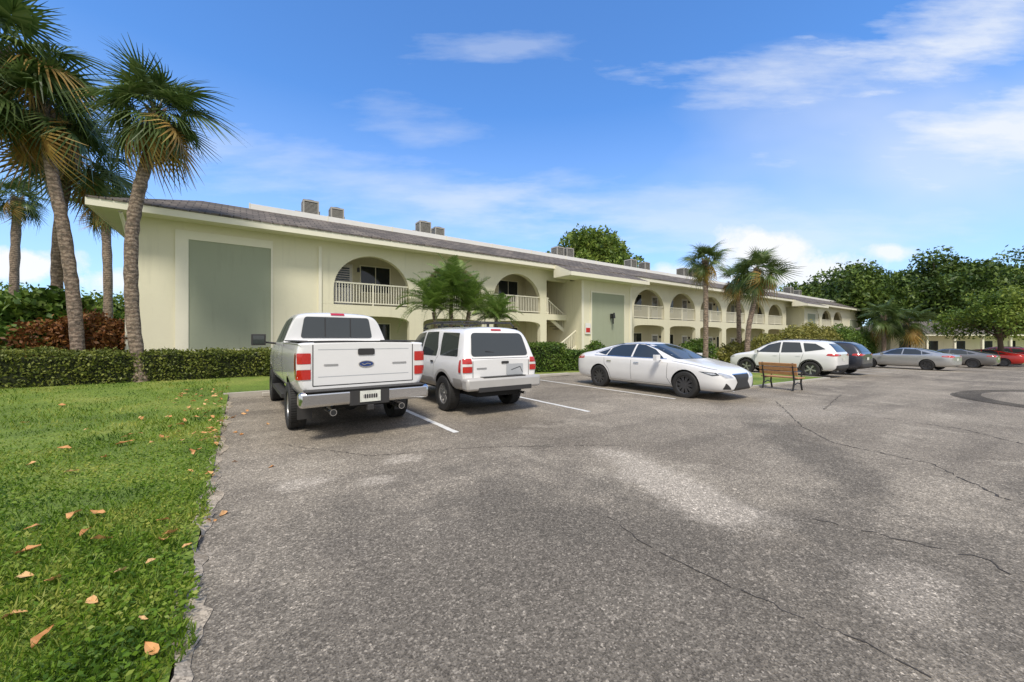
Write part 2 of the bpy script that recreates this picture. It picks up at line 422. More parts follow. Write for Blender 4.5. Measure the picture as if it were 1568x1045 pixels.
def kerb(a,b,c,d,h):
    us=sorted(set([a,b]+[k for k in (8,60) if a<k<b]+list(np.arange(a,b,2.))))
    for p,q in zip(us,us[1:]):
        k0,k1=gz(p),gz(q); h0=h(p) if callable(h) else h; h1=h(q) if callable(h) else h
        mb.v.extend([(p,c,k0-.1),(q,c,k1-.1),(q,d,k1-.1),(p,d,k0-.1),(p,c,k0+h0),(q,c,k1+h1),(q,d,k1+h1),(p,d,k0+h0)])
        n=len(mb.v)-8
        for f in ((4,5,6,7),(0,1,5,4),(1,2,6,5),(2,3,7,6),(3,0,4,7)):
            mb.f.append(tuple(n+i for i in f)); mb.m.append(mb.mi(M_conc))
kerb(12.15,20.75,5.66,5.8,.06); kerb(12.15,12.3,5.8,12,.06); kerb(20.6,20.75,5.8,12,.06)
kerb(-.35,140,12.0,12.14,lambda u: .035+.2*sm(1.5/4.5)*(1-sm((u-4)/6)*.6)+.025)
mb.obj('kerb')
mb=MB()
for u in (2.8,5.8,8.85,11.9,21.0,24.1,27.2,30.3,33.4,36.5,39.6,42.7,45.8):
    segs=np.linspace(5.5,11.2,30)
    for i in range(29):
        o=.008*math.sin(i*1.7+u)
        mb.poly([(u-.05+o,segs[i],gz(u-.05+o)+.005),(u+.05+o,segs[i],gz(u+.05+o)+.005),(u+.05,segs[i+1],gz(u+.05)+.005),(u-.05,segs[i+1],gz(u-.05)+.005)],M_paint)
mb.obj('parking_line_marking')
for u in (1.3,4.3,7.3,10.3):
    mb=MB(); mb.box(-.85,.85,-.08,.08,0,.11,M_conc)
    o=mb.obj('wheel_stop',bevel=.02); o.location=(u,11.75,gz(u))
def crack(pts,w=.009):
    mb=MB(); P=[]
    for i in range(len(pts)-1):
        a=np.array(pts[i]);b=np.array(pts[i+1]); k=max(2,int(np.linalg.norm(b-a)/.05))
        for j in range(k): P.append(a+(b-a)*j/k+rng.normal(size=2)*.014)
    for i in range(len(P)-1):
        if rng.random()<.08: continue
        d=P[i+1]-P[i]; nn=np.array([-d[1],d[0]])/np.linalg.norm(d); 
        ww=w*rng.uniform(.15,1.)
        q=[P[i]-nn*ww,P[i+1]-nn*ww,P[i+1]+nn*ww,P[i]+nn*ww]
        mb.poly([(x,y,gz(x)+.004) for x,y in q],M_crack)
    mb.obj('asphalt_crack')
crack([G(.8,3.25),G(1.0,2.75),G(1.25,2.4),G(1.58,2.05),G(1.8,1.8),G(1.9,1.5)],.0055)
crack([G(6.5,9.5),G(4.9,6.5),G(4.6,5.5),G(5.0,4.6),G(4.6,3.6),G(4.9,2.5)],.011)
crack([G(9.4,11),G(6.7,8.3),G(7.6,6.5),G(7.2,5)],.012)
crack([G(-3.2,5.4),G(-1.8,4.9),G(-.4,5.3),G(1.6,5.4)],.006)
crack([G(2.5,3.2),G(3.2,2.6),G(3.1,2.1),G(3.6,1.8)],.006)
cx,cy=G(15.2,9.0)
mb=MB(); n=64
for i in range(n):
    a0=2*math.pi*i/n;a1=2*math.pi*(i+1)/n
    def rp(r,a,z): return (cx+r*math.cos(a),cy+r*math.sin(a),gz(cx)+z)
    mb.poly([rp(3.3,a0,.0),rp(3.3,a1,.0),rp(3.15,a1,.06),rp(3.15,a0,.06)],M_asphd)
    mb.poly([rp(3.15,a0,.06),rp(3.15,a1,.06),rp(2.7,a1,.06),rp(2.7,a0,.06)],M_asphd)
    mb.poly([rp(2.7,a0,.06),rp(2.7,a1,.06),rp(0,0,.075)],M_asph)
mb.obj('traffic_island')
sheet('lawn',62,140,-30,4,lambda a,b:gz(a)+.03,M_lawn)

def grass(n,dmin,dmax,w,h,a0,a1,name):
    th=rng.uniform(a0,a1,n); d=np.exp(rng.uniform(math.log(dmin),math.log(dmax),n))
    u=d*np.sin(th); v=d*np.cos(th)
    k=(u<-.27+.06*np.sin(v*3.1)+.04*np.sin(v*11))&(v<15.3)&(u>-15); u,v,d=u[k],v[k],d[k]; n=len(u)
    z=lzv(u,v)
    f=np.sqrt(d/3)
    az=rng.uniform(0,2*math.pi,n); ww=w*f*rng.uniform(.6,1.3,n); hh=h*rng.uniform(.45,1.25,n)*(.75+.5*np.sin(u*1.7)*np.sin(v*1.3)+.2)
    lean=rng.uniform(.1,1.2,n)*hh; la=rng.uniform(0,2*math.pi,n)
    c=np.stack([u,v,z-.005],1)
    s=np.stack([np.cos(az)*ww,np.sin(az)*ww,0*az],1)
    t=np.stack([np.cos(la)*lean,np.sin(la)*lean,hh],1)
    m=t*.55+np.stack([0*az,0*az,hh*.12],1)
    V=np.stack([c-s,c+s,c+m+s*.8,c+t,c+m-s*.8],1)
    npmesh(name,V,5,[F_grass])
grass(150000,1.4,20,.0038,.052,rad(-100),rad(5),'grass')
n=60000
th=rng.uniform(rad(-80),rad(0),n); d=np.exp(rng.uniform(math.log(1.5),math.log(8),n)); u=d*np.sin(th); v=d*np.cos(th)
k=(u<-.24+.05*np.sin(v*5))&(np.sin(u*2.3+1)*np.sin(v*2.9)>-.6); u,v,d=u[k],v[k],d[k]
C=np.stack([u,v,lzv(u,v)+rng.uniform(.005,.05,len(u))],1)
leaves('ground_cover_plants',C,.015,F_grass,asp=.6,flat=.75)

mb=MB(); spots=[(-1.93,6.7),(-1.47,6.06),(-1.3,7.3),(-.92,8.2),(-.65,8.97),(-1.34,6.6),(-.95,4.5),(-.93,4.1),(-1.16,3.98),(-.9,3.4),(-.65,3.0),(-.77,2.79),(-.33,2.38),(-1.86,7.4),(-1.1,4.6),(-.22,5.2),(-.8,3.9),(-.2,4.0),(-.5,6.3),(-.95,3.1),(-.6,3.3),(-1.05,3.55)]
NS=len(spots)
for i in range(60): spots.append((-.2-abs(random.gauss(0,.7)),random.uniform(7,13)))
for i in range(24): spots.append((random.uniform(-6,-.3),random.uniform(3,12)))
for i in range(26): spots.append((random.uniform(-.5,-.22),random.uniform(2.5,8)))
for i in range(10): spots.append((random.uniform(-.2,.4),random.uniform(4,10)))
for idx,(a,b_) in enumerate(spots):
    s=random.uniform(.028,.062) if idx>=NS else random.uniform(.05,.078)
    if b_<3.6: s*=.72
    if b_>8: s*=1.1
    az=random.uniform(0,6.28); z=(lz(a,b_)+.05 if a<-.25 else .008)
    tilt=Matrix.Rotation(random.uniform(-.5,.5),4,'X')@Matrix.Rotation(random.uniform(-.4,.4),4,'Y')
    T=Matrix.Translation((a,b_,z))@Matrix.Rotation(az,4,'Z')@tilt
    prof=[(-1,0),(-.6,.28),(-.1,.5),(.4,.55),(.8,.35),(1.05,0)]
    cu=random.uniform(.1,.6); bd=random.uniform(-.3,.3)
    nmid=[T@Vector((x*s,0,-.1*s*(1-x*x)+bd*s*x*x)) for x,y in prof]
    n0=len(mb.v); mb.v+=[tuple(p) for p in nmid]
    for sg in (1,-1):
        ed=[T@Vector((x*s,sg*y*s*random.uniform(.8,1.05),cu*y*s+bd*s*x*x+.12*s*math.sin(x*5))) for x,y in prof]
        n1=len(mb.v); mb.v+=[tuple(p) for p in ed]
        for j in range(5): mb.f.append((n0+j,n0+j+1,n1+j+1,n1+j)); mb.m.append(mb.mi(F_fallen))
mb.obj('fallen_leaves')

# ------------------------------------------------------------ BUILDING
B=empty('apartment_building')
VF=17.8; VB=19.7; ZT=5.62
W=MB()
def arch_open(u0,u1,ua,ub,z0,zs,rise,zt,p=2.,vf=VF,th=.28,mat=M_wall,lip=True):
    for a,b in ((u0,ua),(ub,u1)):
        if b>a+1e-4: W.box(a,b,vf,vf+th,z0,zt,mat)
    n=26; c=(ua+ub)/2; r=(ub-ua)/2
    pts=[]
    for i in range(n+1):
        t=math.pi*(1-i/n); cx_=math.cos(t); sx=math.sin(t)
        x=c+r*math.copysign(abs(cx_)**(2/p),cx_); z=zs+rise*sx**(2/p)
        pts.append((x,z))
    for (x,z),(x2,z2) in zip(pts,pts[1:]):
        W.poly([(x,vf,z),(x2,vf,z2),(x2,vf,zt),(x,vf,zt)],mat)
        W.poly([(x,vf+th,z),(x,vf+th,zt),(x2,vf+th,zt),(x2,vf+th,z2)],mat)
        W.poly([(x,vf,z),(x,vf+th,z),(x2,vf+th,z2),(x2,vf,z2)],mat)
R=MB(); D=MB(); GL=MB()
def railing(a,b,z0,v,h=1.0,step=.115):
    R.box(a,b,v-.03,v+.03,z0+h-.06,z0+h,M_trim); R.box(a,b,v-.02,v+.02,z0+.08,z0+.13,M_trim)
    n=int((b-a)/step)
    for i in range(1,n):
        x=a+(b-a)*i/n; R.box(x-.016,x+.016,v-.012,v+.012,z0+.13,z0+h-.06,M_trim)
    m=(a+b)/2; R.box(m-.03,m+.03,v-.035,v+.035,z0,z0+h+.01,M_trim)
def bays(starts,w,u0,u1):
    edges=[u0]+[ (starts[i]+w+starts[i+1])/2 for i in range(len(starts)-1)]+[u1]
    for i,a in enumerate(starts):
        arch_open(edges[i],edges[i+1],a,a+w,2.952,3.62,1.55,ZT)
        arch_open(edges[i],edges[i+1],a,a+w,-1.2,2.15,.33,2.948,p=3.2)
        railing(a,a+w,2.95,VF+.1)
        for z0 in (2.97,.15+min(0,gz(a))):
            vb=VB
            x=a+.25; D.box(x,x+.95,vb-.03,vb,z0,z0+2.1,M_trim); D.box(x+.05,x+.9,vb-.05,vb-.03,z0,z0+2.05,M_door)
            for j in range(9): D.box(x+.16,x+.79,vb-.06,vb-.05,z0+.95+j*.11,z0+1.02+j*.11,M_dkglass)
            x=a+w-1.75; D.box(x-.06,x+1.46,vb-.04,vb,z0+.74,z0+2.11,M_trim)
            GL.box(x,x+.68,vb-.05,vb-.04,z0+.8,z0+2.05,M_dkglass); GL.box(x+.72,x+1.4,vb-.05,vb-.04,z0+.8,z0+2.05,M_dkglass)
            D.box(a+1.4,a+1.5,vb-.12,vb,z0+1.75,z0+1.95,M_iron)
S1=[3.25,7.27,11.3]; w1_=3.32
S2=[23.4+4.5*i for i in range(6)]; w2_=3.75
S3=[57.5+4.5*i for i in range(3)]
W.box(-3.0,2.72,VF,VF+.28,-1,ZT,M_wall)
bays(S1,w1_,2.72,15.1)
bays(S2,w2_,22.2,50.6)
bays(S3,w2_,56.0,71.3)
W.box(71.3,79.8,VF,VF+.28,-2,ZT,M_wall)
for a,b in ((15.1,16.9),(50.6,52.3)):
    W.box(a,b+1.6,VF,VF+.28,5.0,ZT,M_wall)
    W.box(a,b+1.2,VF,VF+.28,2.6,2.95,M_wall)
W.box(-3.0,-2.72,VF+.28,30,-1,ZT,M_wall); W.box(79.52,79.8,VF+.28,30,-2,ZT,M_wall)
W.box(-2.72,79.52,VB,VB+.2,-2,ZT,M_shaded); W.box(-2.72,79.52,29.8,30,-2,ZT,M_wall)
W.box(-2.72,79.52,VF+.28,VB,2.7,2.94,M_shaded)
W.box(-2.72,79.52,VF+.28,VB,-1.5,.03,M_conc)
W.box(-3.0,80,VF+.3,29.9,ZT,ZT+.03,M_shaded)
for u in (2.72,14.95,22.3,50.4,56.0,71.2): W.box(u,u+.15,VF+.28,VB,.03,ZT,M_wall)
def panel(u0,u1,z0,z1,v,fr=.28,frl=.36):
    P=.05
    W.box(u0-frl,u0,v-P,v,z0-.2,z1+fr,M_trim); W.box(u1,u1+.06,v-P,v,z0-.2,z1+fr,M_trim)
    W.box(u0,u1,v-P,v,z1,z1+fr-.002,M_trim); W.box(u0,u1,v-P,v,z0-.2,z0,M_trim)
    W.box(u0,u1,v-.02,v,z0,z1,M_panel)
panel(-1.5,.98,1.08,5.0,VF,.3,.36)
panel(73.5,77,.2,4.2,VF,.15,.15)
W.box(-3.03,-2.85,VF-.03,VF+.1,-1,ZT-.01,M_trim)
W.box(2.66,2.78,VF-.07,VF,0,ZT-.3,M_trim)
TV=16.5
def tower(a,b,dz):
    W.box(a,b,TV,VB-.01,-2,5.02,M_wall)
    W.box(a,b,TV+1.0,VB-.01,5.02,5.55,M_wall)
    W.box(a-.03,a+.16,TV-.04,TV,-2,4.95,M_trim); W.box(b-.16,b+.03,TV-.04,TV,-2,4.95,M_trim)
    panel(a+.85,b-.75,.4+dz,4.3,TV,.1,.1)
    e0,e1=a-1.7,b+.8
    Rf.poly([(e0,TV-.85,5.24),(e1,TV-.85,5.24),(e1,17.6,6.08),(e0,17.6,6.08)],M_roof)
    W.box(e0,e1,TV-.87,TV-.82,5.02,5.235,M_trim)
    W.box(e0+.01,e1-.01,TV-.82,17.0,5.02,5.06,M_trim)
    for e in (e0,e1-.05):
        W.poly([(e,TV-.82,5.04),(e,17.1,5.04),(e,17.1,5.84),(e,TV-.82,5.235)],M_trim)
        W.poly([(e+.05,TV-.82,5.04),(e+.05,TV-.82,5.235),(e+.05,17.1,5.84),(e+.05,17.1,5.04)],M_trim)
Rf=MB()
tower(16.75,21.4,0); tower(51.9,56.0,-.6)
D.box(19.25,19.40,TV-.2,TV-.05,2.75,3.05,M_iron); D.box(19.28,19.37,TV-.24,TV-.2,2.4,2.75,M_iron); D.cyl((19.32,TV-.3,2.75),(19.32,TV-.3,3.1),.09,.05,M_iron)
M_red=simple('sign_red',(.55,.03,.02),.5)
D.box(17.0,17.45,TV-.07,TV-.045,1.75,2.4,M_white); D.box(17.05,17.40,TV-.075,TV-.07,1.84,2.12,M_red)
ST=MB()
for i in range(9):
    z=.1+i*.165; x=15.3+i*.26; ST.box(x,x+.28,17.0,17.75,z-.05,z+.02,M_conc)
    x=17.6-i*.26; z=1.6+i*.165; ST.box(x-.28,x,18.1,18.9,z-.05,z+.02,M_conc)
def slant(a,b,v,off,hh,mat=M_trim,th=.03):
    (x0,z0),(x1,z1)=a,b
    for vv in (v-th,v+th):
        ST.poly([(x0,vv,z0+off),(x1,vv,z1+off),(x1,vv,z1+off+hh),(x0,vv,z0+off+hh)],mat)
    ST.poly([(x0,v-th,z0+off+hh),(x1,v-th,z1+off+hh),(x1,v+th,z1+off+hh),(x0,v+th,z0+off+hh)],mat)
    ST.poly([(x0,v-th,z0+off),(x1,v-th,z1+off),(x1,v+th,z1+off),(x0,v+th,z0+off)],mat)
slant((15.3,.1),(17.6,1.55),17.0,-.22,.24); slant((15.3,.1),(17.6,1.55),17.0,.9,.07)
slant((17.6,1.55),(15.3,3.0),18.1,-.22,.24); slant((17.6,1.55),(15.3,3.0),18.1,.9,.07)
for i in range(16):
    t=(i+.5)/16; x=15.3+2.3*t
    z=.1+1.45*t; ST.box(x-.015,x+.015,16.985,17.015,z,z+.9,M_trim)
    z=3.0-1.45*t; ST.box(x-.015,x+.015,18.085,18.115,z,z+.9,M_trim)
ST.box(17.6,18.7,17.0,18.9,1.45,1.6,M_conc)
ST.obj('staircase',B)
railing(15.1,15.35,2.95,VF+.1)
E0,E1,EV0,EV1=-3.85,80.6,17.0,31
ins=2.6; z0=5.80; z1=6.95
I0,I1,J0,J1=E0+ins,E1-ins,EV0+ins,EV1-ins
for q in ([(E0,EV0,z0),(E1,EV0,z0),(I1,J0,z1),(I0,J0,z1)],[(E1,EV0,z0),(E1,EV1,z0),(I1,J1,z1),(I1,J0,z1)],[(E1,EV1,z0),(E0,EV1,z0),(I0,J1,z1),(I1,J1,z1)],[(E0,EV1,z0),(E0,EV0,z0),(I0,J0,z1),(I0,J1,z1)],[(I0,J0,z1),(I1,J0,z1),(I1,J1,z1),(I0,J1,z1)]):
    Rf.poly(q,M_roof)
for i in range(280):
    x=E0+.02+i*.3
    Rf.box(x,x+.27,EV0-.03,EV0+.25,z0-.01,z0+.045+.015*math.sin(i*7),M_roof)
Rf.obj('roof',B)
RW=MB(); RW.box(.3,I1-.3,J0-.06,J1,z1-.08,z1+.2,M_white)
for k in range(26): RW.box(.3+k*3,.34+k*3,J0-.075,J0-.06,z1-.06,z1+.22,M_trim)
RW.obj('roof_parapet',B)
W.box(E0,E1,EV0,EV0+.05,z0-.24,z0-.012,M_trim); W.box(E0,E0+.05,EV0+.05,EV1,z0-.24,z0-.012,M_trim); W.box(E1-.05,E1,EV0+.05,EV1,z0-.24,z0-.012,M_trim)
W.box(E0+.05,E1-.05,EV0+.05,VF,z0-.20,z0-.16,M_trim); W.box(E0+.05,-3.0,VF,EV1,z0-.2,z0-.16,M_trim)
W.obj('walls',B,bevel=0)
R.obj('balcony_railing',B); D.obj('doors_and_fittings',B); GL.obj('windows',B)
mb=MB(); mb.tube([(-3.1,17.1,5.5),(-3.08,17.5,5.2),(-3.06,17.72,4.9),(-3.06,17.72,.2)],[.05]*4,M_trim,8); mb.obj('downspout',B,smooth=40)
for (u,s) in ((2.75,.68),(3.95,.62),(8.5,.68),(9.5,.6),(18.8,.68),(19.8,.72),(27.2,.75),(28.9,.7),(35.0,.8),(36.2,.8),(54.5,.9),(60.5,.9),(64,.8)):
    mb=MB(); h=.98*s/.75
    mb.box(-s/2,s/2,-s/2,s/2,.12,h*.16+.1,M_acgrey); mb.box(-s/2,s/2,-s/2,s/2,h-.08,h,M_acgrey)
    mb.box(-s/2+.04,s/2-.04,-s/2+.04,s/2-.04,h*.16+.1,h-.08,M_acdark)
    for sx in (-1,1):
        for sy in (-1,1):
            mb.box(sx*(s/2-.03)-.03,sx*(s/2-.03)+.03,sy*(s/2-.03)-.03,sy*(s/2-.03)+.03,-.1,h-.08,M_acgrey)
    for k in range(9):
        z=h*.16+.12+k*(h*.84-.22)/9; mb.box(-s/2+.01,s/2-.01,-s/2+.005,s/2-.005,z,z+.02,M_acgrey)
    mb.cyl((0,0,h),(0,0,h+.04),s*.4,s*.4,M_acdark,20)
    mb.cyl((s*.6,0,-.1),(s*.6,0,.5),.03,.03,M_acgrey,6); mb.box(-s*.95,-s*.6,-.1,.1,.0,.35,M_acgrey)
    mb.obj('rooftop_air_conditioner').location=(u,21.0+random.uniform(-.2,.2),z1+.22)

sheet('walkway',-.2,78,16.95,17.75,lz,M_conc,du=1.0,z=.03)

def lowhouse(X,d,wid,yaw):
    a,b_=G(X,d); e=empty('bungalow_building',(a,b_,gz(a)),yaw)
    mb=MB(); mb.box(-wid/2,wid/2,0,7,-.3,3.0,M_wall)
    for k in range(int(wid/3)):
        x=-wid/2+1+k*3; mb.box(x,x+1.3,-.03,0,.9,2.2,M_dkglass); mb.box(x-.08,x+1.38,-.02,-.0,.82,.9,M_trim)
        mb.box(x+1.9,x+2.1,-1.2,-1.0,0,2.8,M_trim)
    mb.box(-wid/2-.9,wid/2+.9,-1.5,8,2.8,3.05,M_trim)
    mb.obj('walls',e)
    mb=MB(); w=wid/2+1; h0=3.06; h1=4.6
    mb.poly([(-w,-1.6,h0),(w,-1.6,h0),(w-3,3.2,h1),(-w+3,3.2,h1)],M_roof); mb.poly([(w,-1.6,h0),(w,8.1,h0),(w-3,3.2,h1)],M_roof)
    mb.poly([(w,8.1,h0),(-w,8.1,h0),(-w+3,3.2,h1),(w-3,3.2,h1)],M_roof); mb.poly([(-w,8.1,h0),(-w,-1.6,h0),(-w+3,3.2,h1)],M_roof)
    mb.obj('roof',e)
lowhouse(51,45,13,rad(-38)); lowhouse(67,47,13,rad(-52))

# ------------------------------------------------------------ VEGETATION
boxleaves('clipped_hedge',-9.5,.9,15.2,16.5,.80,30000,.038,F_hedge,hvar=lambda x:np.clip((-x-3)*.06,0,.35))
boxleaves('clipped_hedge',.7,3.4,15.0,16.2,.75,8000,.038,F_hedge)
boxleaves('clipped_hedge',9.3,12.0,12.8,14.0,1.15,9000,.045,F_bush)
boxleaves('clipped_hedge',12.3,13.7,12.9,13.8,.85,5000,.045,F_bush)
bush('shrub',15.3,14.2,[(0,0,.6,.9,.6,.55),(.9,.1,.5,.6,.5,.5),(.2,0,1.0,.5,.4,.4)],3500,.06,F_bush)
bush('shrub',23.6,13.2,[(-.8,0,.7,1.2,.8,.75),(.8,.1,.8,1.2,.8,.85),(0,0,1.1,.9,.7,.6)],6000,.07,F_bush)
bush('shrub',21.5,15.2,[(0,0,.5,1.4,.6,.5),(1.8,0,.5,1.2,.6,.45)],4000,.07,F_yel)
for (u,v,s) in ((30,13.5,.9),(34.5,13.4,1.3),(39,13.2,1.75),(43,13.3,2.0),(47,13.2,1.9),(51,13.2,2.1),(55,13.3,2.0),(60,13.3,2.1),(66,13.5,2.2)):
    bush('shrub',u,v,[(-1.2,0,.8*s,1.7,1.1,.75*s),(1.2,.1,.9*s,1.7,1.1,.75*s),(0,0,1.25*s,1.4,.9,.55*s),(-.6,-.2,.5*s,2.,1.1,.5*s)],5500,.10,F_yel if u<50 else F_bush)
def leafy(name,X,d,lob,n,s,mat,**k):
    a,b_=G(X,d); return bush(name,a,b_,lob,n,s,mat,**k)
leafy('tropical_shrub',-19.0,14.2,[(0,0,1.2,1.4,1.4,1.3),(-1.4,-.6,1.5,1.5,1.3,1.4),(1.3,.8,1.6,1.3,1.2,1.2)],7000,.15,F_bush)
leafy('tropical_shrub',-16.2,12.9,[(0,0,1.2,1.0,1.0,1.2),(.5,-.2,1.9,1.1,.9,1.0)],5000,.16,F_bush)
leafy('croton_shrub',-13.6,12.4,[(0,0,1.2,.95,.8,.9),(-.8,-.4,1.0,.8,.7,.8),(.7,.5,1.1,.8,.7,.8)],7000,.07,F_red)
leafy('tropical_shrub',-14.6,11.6,[(0,0,.9,.8,.7,.8)],3000,.08,F_bush)
for X,d,h,c in ((-34,26,4.8,5),(-46,34,7,7),(-28,27,4.6,4.),(-26,22,3.8,3.2),(-38,22,5.5,4.5),(-30,17,4.,3.)):
    a,b_=G(X,d); broadleaf('tree',a,b_,h,c,9000,.15,F_tree2,zc=.45,sq=.6)
a,b_=G(-17.6,12.4); e=empty('banana_plant',(a,b_,lz(a,b_)))
Q=[]
for i in range(46):
    az=rng.uniform(0,6.28); el=rng.uniform(.5,1.4); L=rng.uniform(1.3,2.4); off=rng.uniform(-1.3,1.3,2)
    S=np.linspace(0,1,7); wd=.16*np.sin(np.pi*np.clip(S*.9+.08,0,1))**.7
    pts=[np.array([L*s*math.cos(el),0,L*(s*math.sin(el)-.55*s*s)]) for s in S]
    q=[]
    for j in range(6):
        for sg in (-1,1):
            q.append([pts[j],pts[j+1],pts[j+1]+[0,sg*wd[j+1],.06],pts[j]+[0,sg*wd[j],.06]])
    Q.append(orient(np.array(q),az,0,0,(off[0],off[1],.6)))
npmesh('fronds',np.concatenate(Q),4,[F_palm2],parent=e)

def pp(X,d,path,*a,**k):
    u,v=G(X,d); 
    P=[(.817*x+.576*y,-.576*x+.817*y,z) for x,y,z in path]
    return palm('palm_tree',(u,v),P,*a,**k)
pp(-10.75,11.2,[(0,0,0),(-.28,0,2.0),(-.35,.05,4.3),(-.15,.1,5.8),(.15,.15,7.0),(.25,.15,7.9)],.165,.135,.74,nf=56,dead=.14)
pp(-13.0,11.6,[(0,0,0),(-.2,0,2.5),(-.5,0,4.6),(-.85,0,6.3),(-1.25,.1,8.2)],.16,.135,.82,nf=52,dead=.1)
pp(-16.3,13.8,[(0,0,0),(0,0,3.),(.1,0,5.5),(.55,0,7.9)],.17,.14,.88,nf=48,dead=.06)
pp(-15.3,11.2,[(0,0,0),(0,0,4.),(.1,0,7.),(.4,0,9.6)],.16,.14,1.0,nf=46,dead=.08)
pp(-31,24,[(0,0,0),(0,0,5.),(.2,0,10.0)],.22,.2,.72,nf=42,dead=.08)
pp(-23.6,22.5,[(0,0,0),(0,0,5.),(-.2,0,9.1)],.2,.2,.72,nf=42,dead=.08)
pp(11.4,22.7,[(0,0,0),(.02,0,3),(0,0,6.3)],.15,.13,.60,nf=42,dead=.1)
pp(15.2,25,[(0,0,0),(.15,0,2.5),(.5,0,4.2),(.75,0,6.2)],.16,.14,.84,nf=44,dead=.06)
pp(16.6,28.2,[(0,0,0),(0,0,3),(-.1,0,6.2)],.16,.14,.75,nf=36,dead=.1)
pp(63,62,[(0,0,0),(0,0,4),(0,0,7.)],.2,.2,1.7,nf=32,dead=.1)
pp(44,43,[(0,0,0),(0,0,3),(0,0,4.4)],.2,.2,1.2,nf=40,dead=.04)
pp(41.5,43,[(0,0,0),(0,0,3),(0,0,4.9)],.2,.2,1.1,nf=40,dead=.04)
def datepalm(u,v,trs,cs):
    e=empty('date_palm',(u,v,lz(u,v)))
    mb=MB(); Q=[]
    for (dx,dy,h) in trs:
        mb.tube([(dx*.3,dy*.3,0),(dx*.7,dy*.7,h*.5),(dx,dy,h)],[.09,.075,.085],M_bark,8)
        for i in range(44):
            t=i/44; el=rad(78)-t*rad(88)
            q=pinnate_quads(cs*rng.uniform(.85,1.12),.42+.5*t,nl=34,wl=.32)
            Q.append(orient(q,i*2.4+rng.normal()*.2,el*.8,rng.normal()*.3,(dx,dy,h)))
    mb.obj('trunks',e,smooth=50); npmesh('fronds',np.concatenate(Q),4,[F_palm2],parent=e)
datepalm(6.8,14.0,[(-.65,0,2.35),(.2,.2,3.1),(.8,-.2,2.4)],1.75)
datepalm(9.3,14.4,[(0,0,2.2)],1.45)
def bt(X,d,h,c,n,leaf,mat,**k):
    a,b_=G(X,d); return broadleaf('tree',a,b_,h,c,n,leaf,mat,**k)
bt(9.0,46,15.8,6.0,24000,.20,F_tree2,nl=42,zc=.62)
bt(4.5,50,13.5,3.6,7000,.2,F_tree2,zc=.6)
for X,d,h,c in ((56,62,15.5,9),(66,60,16.5,9),(76,62,17,10),(88,64,17.5,10),(98,62,17,9),(50,66,12.0,7)):
    bt(X,d,h,c,30000,.27,F_tree,nl=60,zc=.38,sq=.55,trunk=.45)
bt(42.5,33.5,7.6,4.3,20000,.12,F_tree2,nl=40,zc=.42,sq=.5,trunk=.22)
for i in range(9):
    X=44+i*7; a,b_=G(X,70); bush('shrub',a,b_,[(-2,0,1.3,3.5,2,1.7),(2.5,0,1.5,3.5,2,1.9)],3500,.2,F_bush,zf=lambda a,b:gz(a))

# ------------------------------------------------------------ BENCH
M_slat=simple('bench_wood',(.50,.25,.10),.5,var=.35,scale=12)
e=empty('park_bench',(14.05,5.05,gz(14.05)),rad(-4)); e.scale=(.95,.82,.9)
mb=MB()
for i in range(4): mb.box(-.22+i*.125,-.13+i*.125,-.65,.65,.42,.455,M_slat)
T=Matrix.Translation((-.26,0,.5))@Matrix.Rotation(rad(-14),4,'Y')
for i in range(3): mb.box(-.02,.02,-.65,.65,.04+i*.15,.155+i*.15,M_slat,T)
mb.obj('slats',e,bevel=.006)
mb=MB()
for y in (-.52,.52):
    mb.tube([(-.34,y,0),(-.24,y,.3),(-.27,y,.45),(-.36,y,.95)],[.03]*4,M_iron,8)
    mb.tube([(.30,y,0),(.22,y,.25),(.25,y,.42)],[.03]*3,M_iron,8)
    mb.box(-.27,.27,y-.025,y+.025,.38,.42,M_iron)
    mb.tube([(.25,y,.42),(.27,y,.62),(.1,y,.66),(-.31,y,.64)],[.024]*4,M_iron,8)
    mb.tube([(-.26,y,.2),(0,y,.27),(.24,y,.2)],[.02]*3,M_iron,6)
mb.obj('iron_frame',e,smooth=50)

# ------------------------------------------------------------ VEHICLES
def paint(name,c,metal=0.,rough=.25):
    m=simple(name,c,rough,metal,var=.03,coat=.8); return m
P_white=paint('paint_white',(.80,.785,.765)); P_silver=paint('paint_silver',(.50,.50,.49),.5); P_dark=paint('paint_dark',(.045,.05,.065),.4)
P_grey=paint('paint_grey',(.22,.21,.20),.5); P_red=paint('paint_red',(.50,.02,.015)); P_wine=paint('paint_wine',(.20,.015,.025),.3)
V_glass=simple('car_glass',(.03,.036,.036),.03,var=.1)
V_glass.node_tree.nodes['Principled BSDF'].inputs['Specular IOR Level'].default_value=1.
V_tire=simple('tire_rubber',(.025,.024,.023),.75,var=.3,scale=12)
V_trim=simple('black_plastic',(.035,.033,.032),.6)
V_gap=simple('panel_gap',(.02,.02,.02),.8)
V_chrome=simple('chrome',(.72,.72,.72),.16,metal=1,var=.05)
V_alloy=simple('alloy',(.55,.54,.53),.3,metal=.8)
V_dalloy=simple('dark_alloy',(.13,.13,.135),.35,metal=.8)
V_tail=simple('tail_lamp',(.50,.018,.012),.15,coat=1,var=.3,scale=30)
V_lamp=simple('head_lamp',(.55,.56,.58),.08,metal=.4,var=.5,scale=25)
V_rev=simple('clear_lamp',(.75,.70,.66),.15)
V_plate=simple('licence_plate',(.70,.70,.62),.4,var=.3,scale=18)
V_blue=simple('badge_blue',(.02,.05,.18),.25)
V_clad=simple('silver_cladding',(.50,.48,.45),.4,metal=.2)
V_under=simple('underbody',(.02,.02,.02),.9)

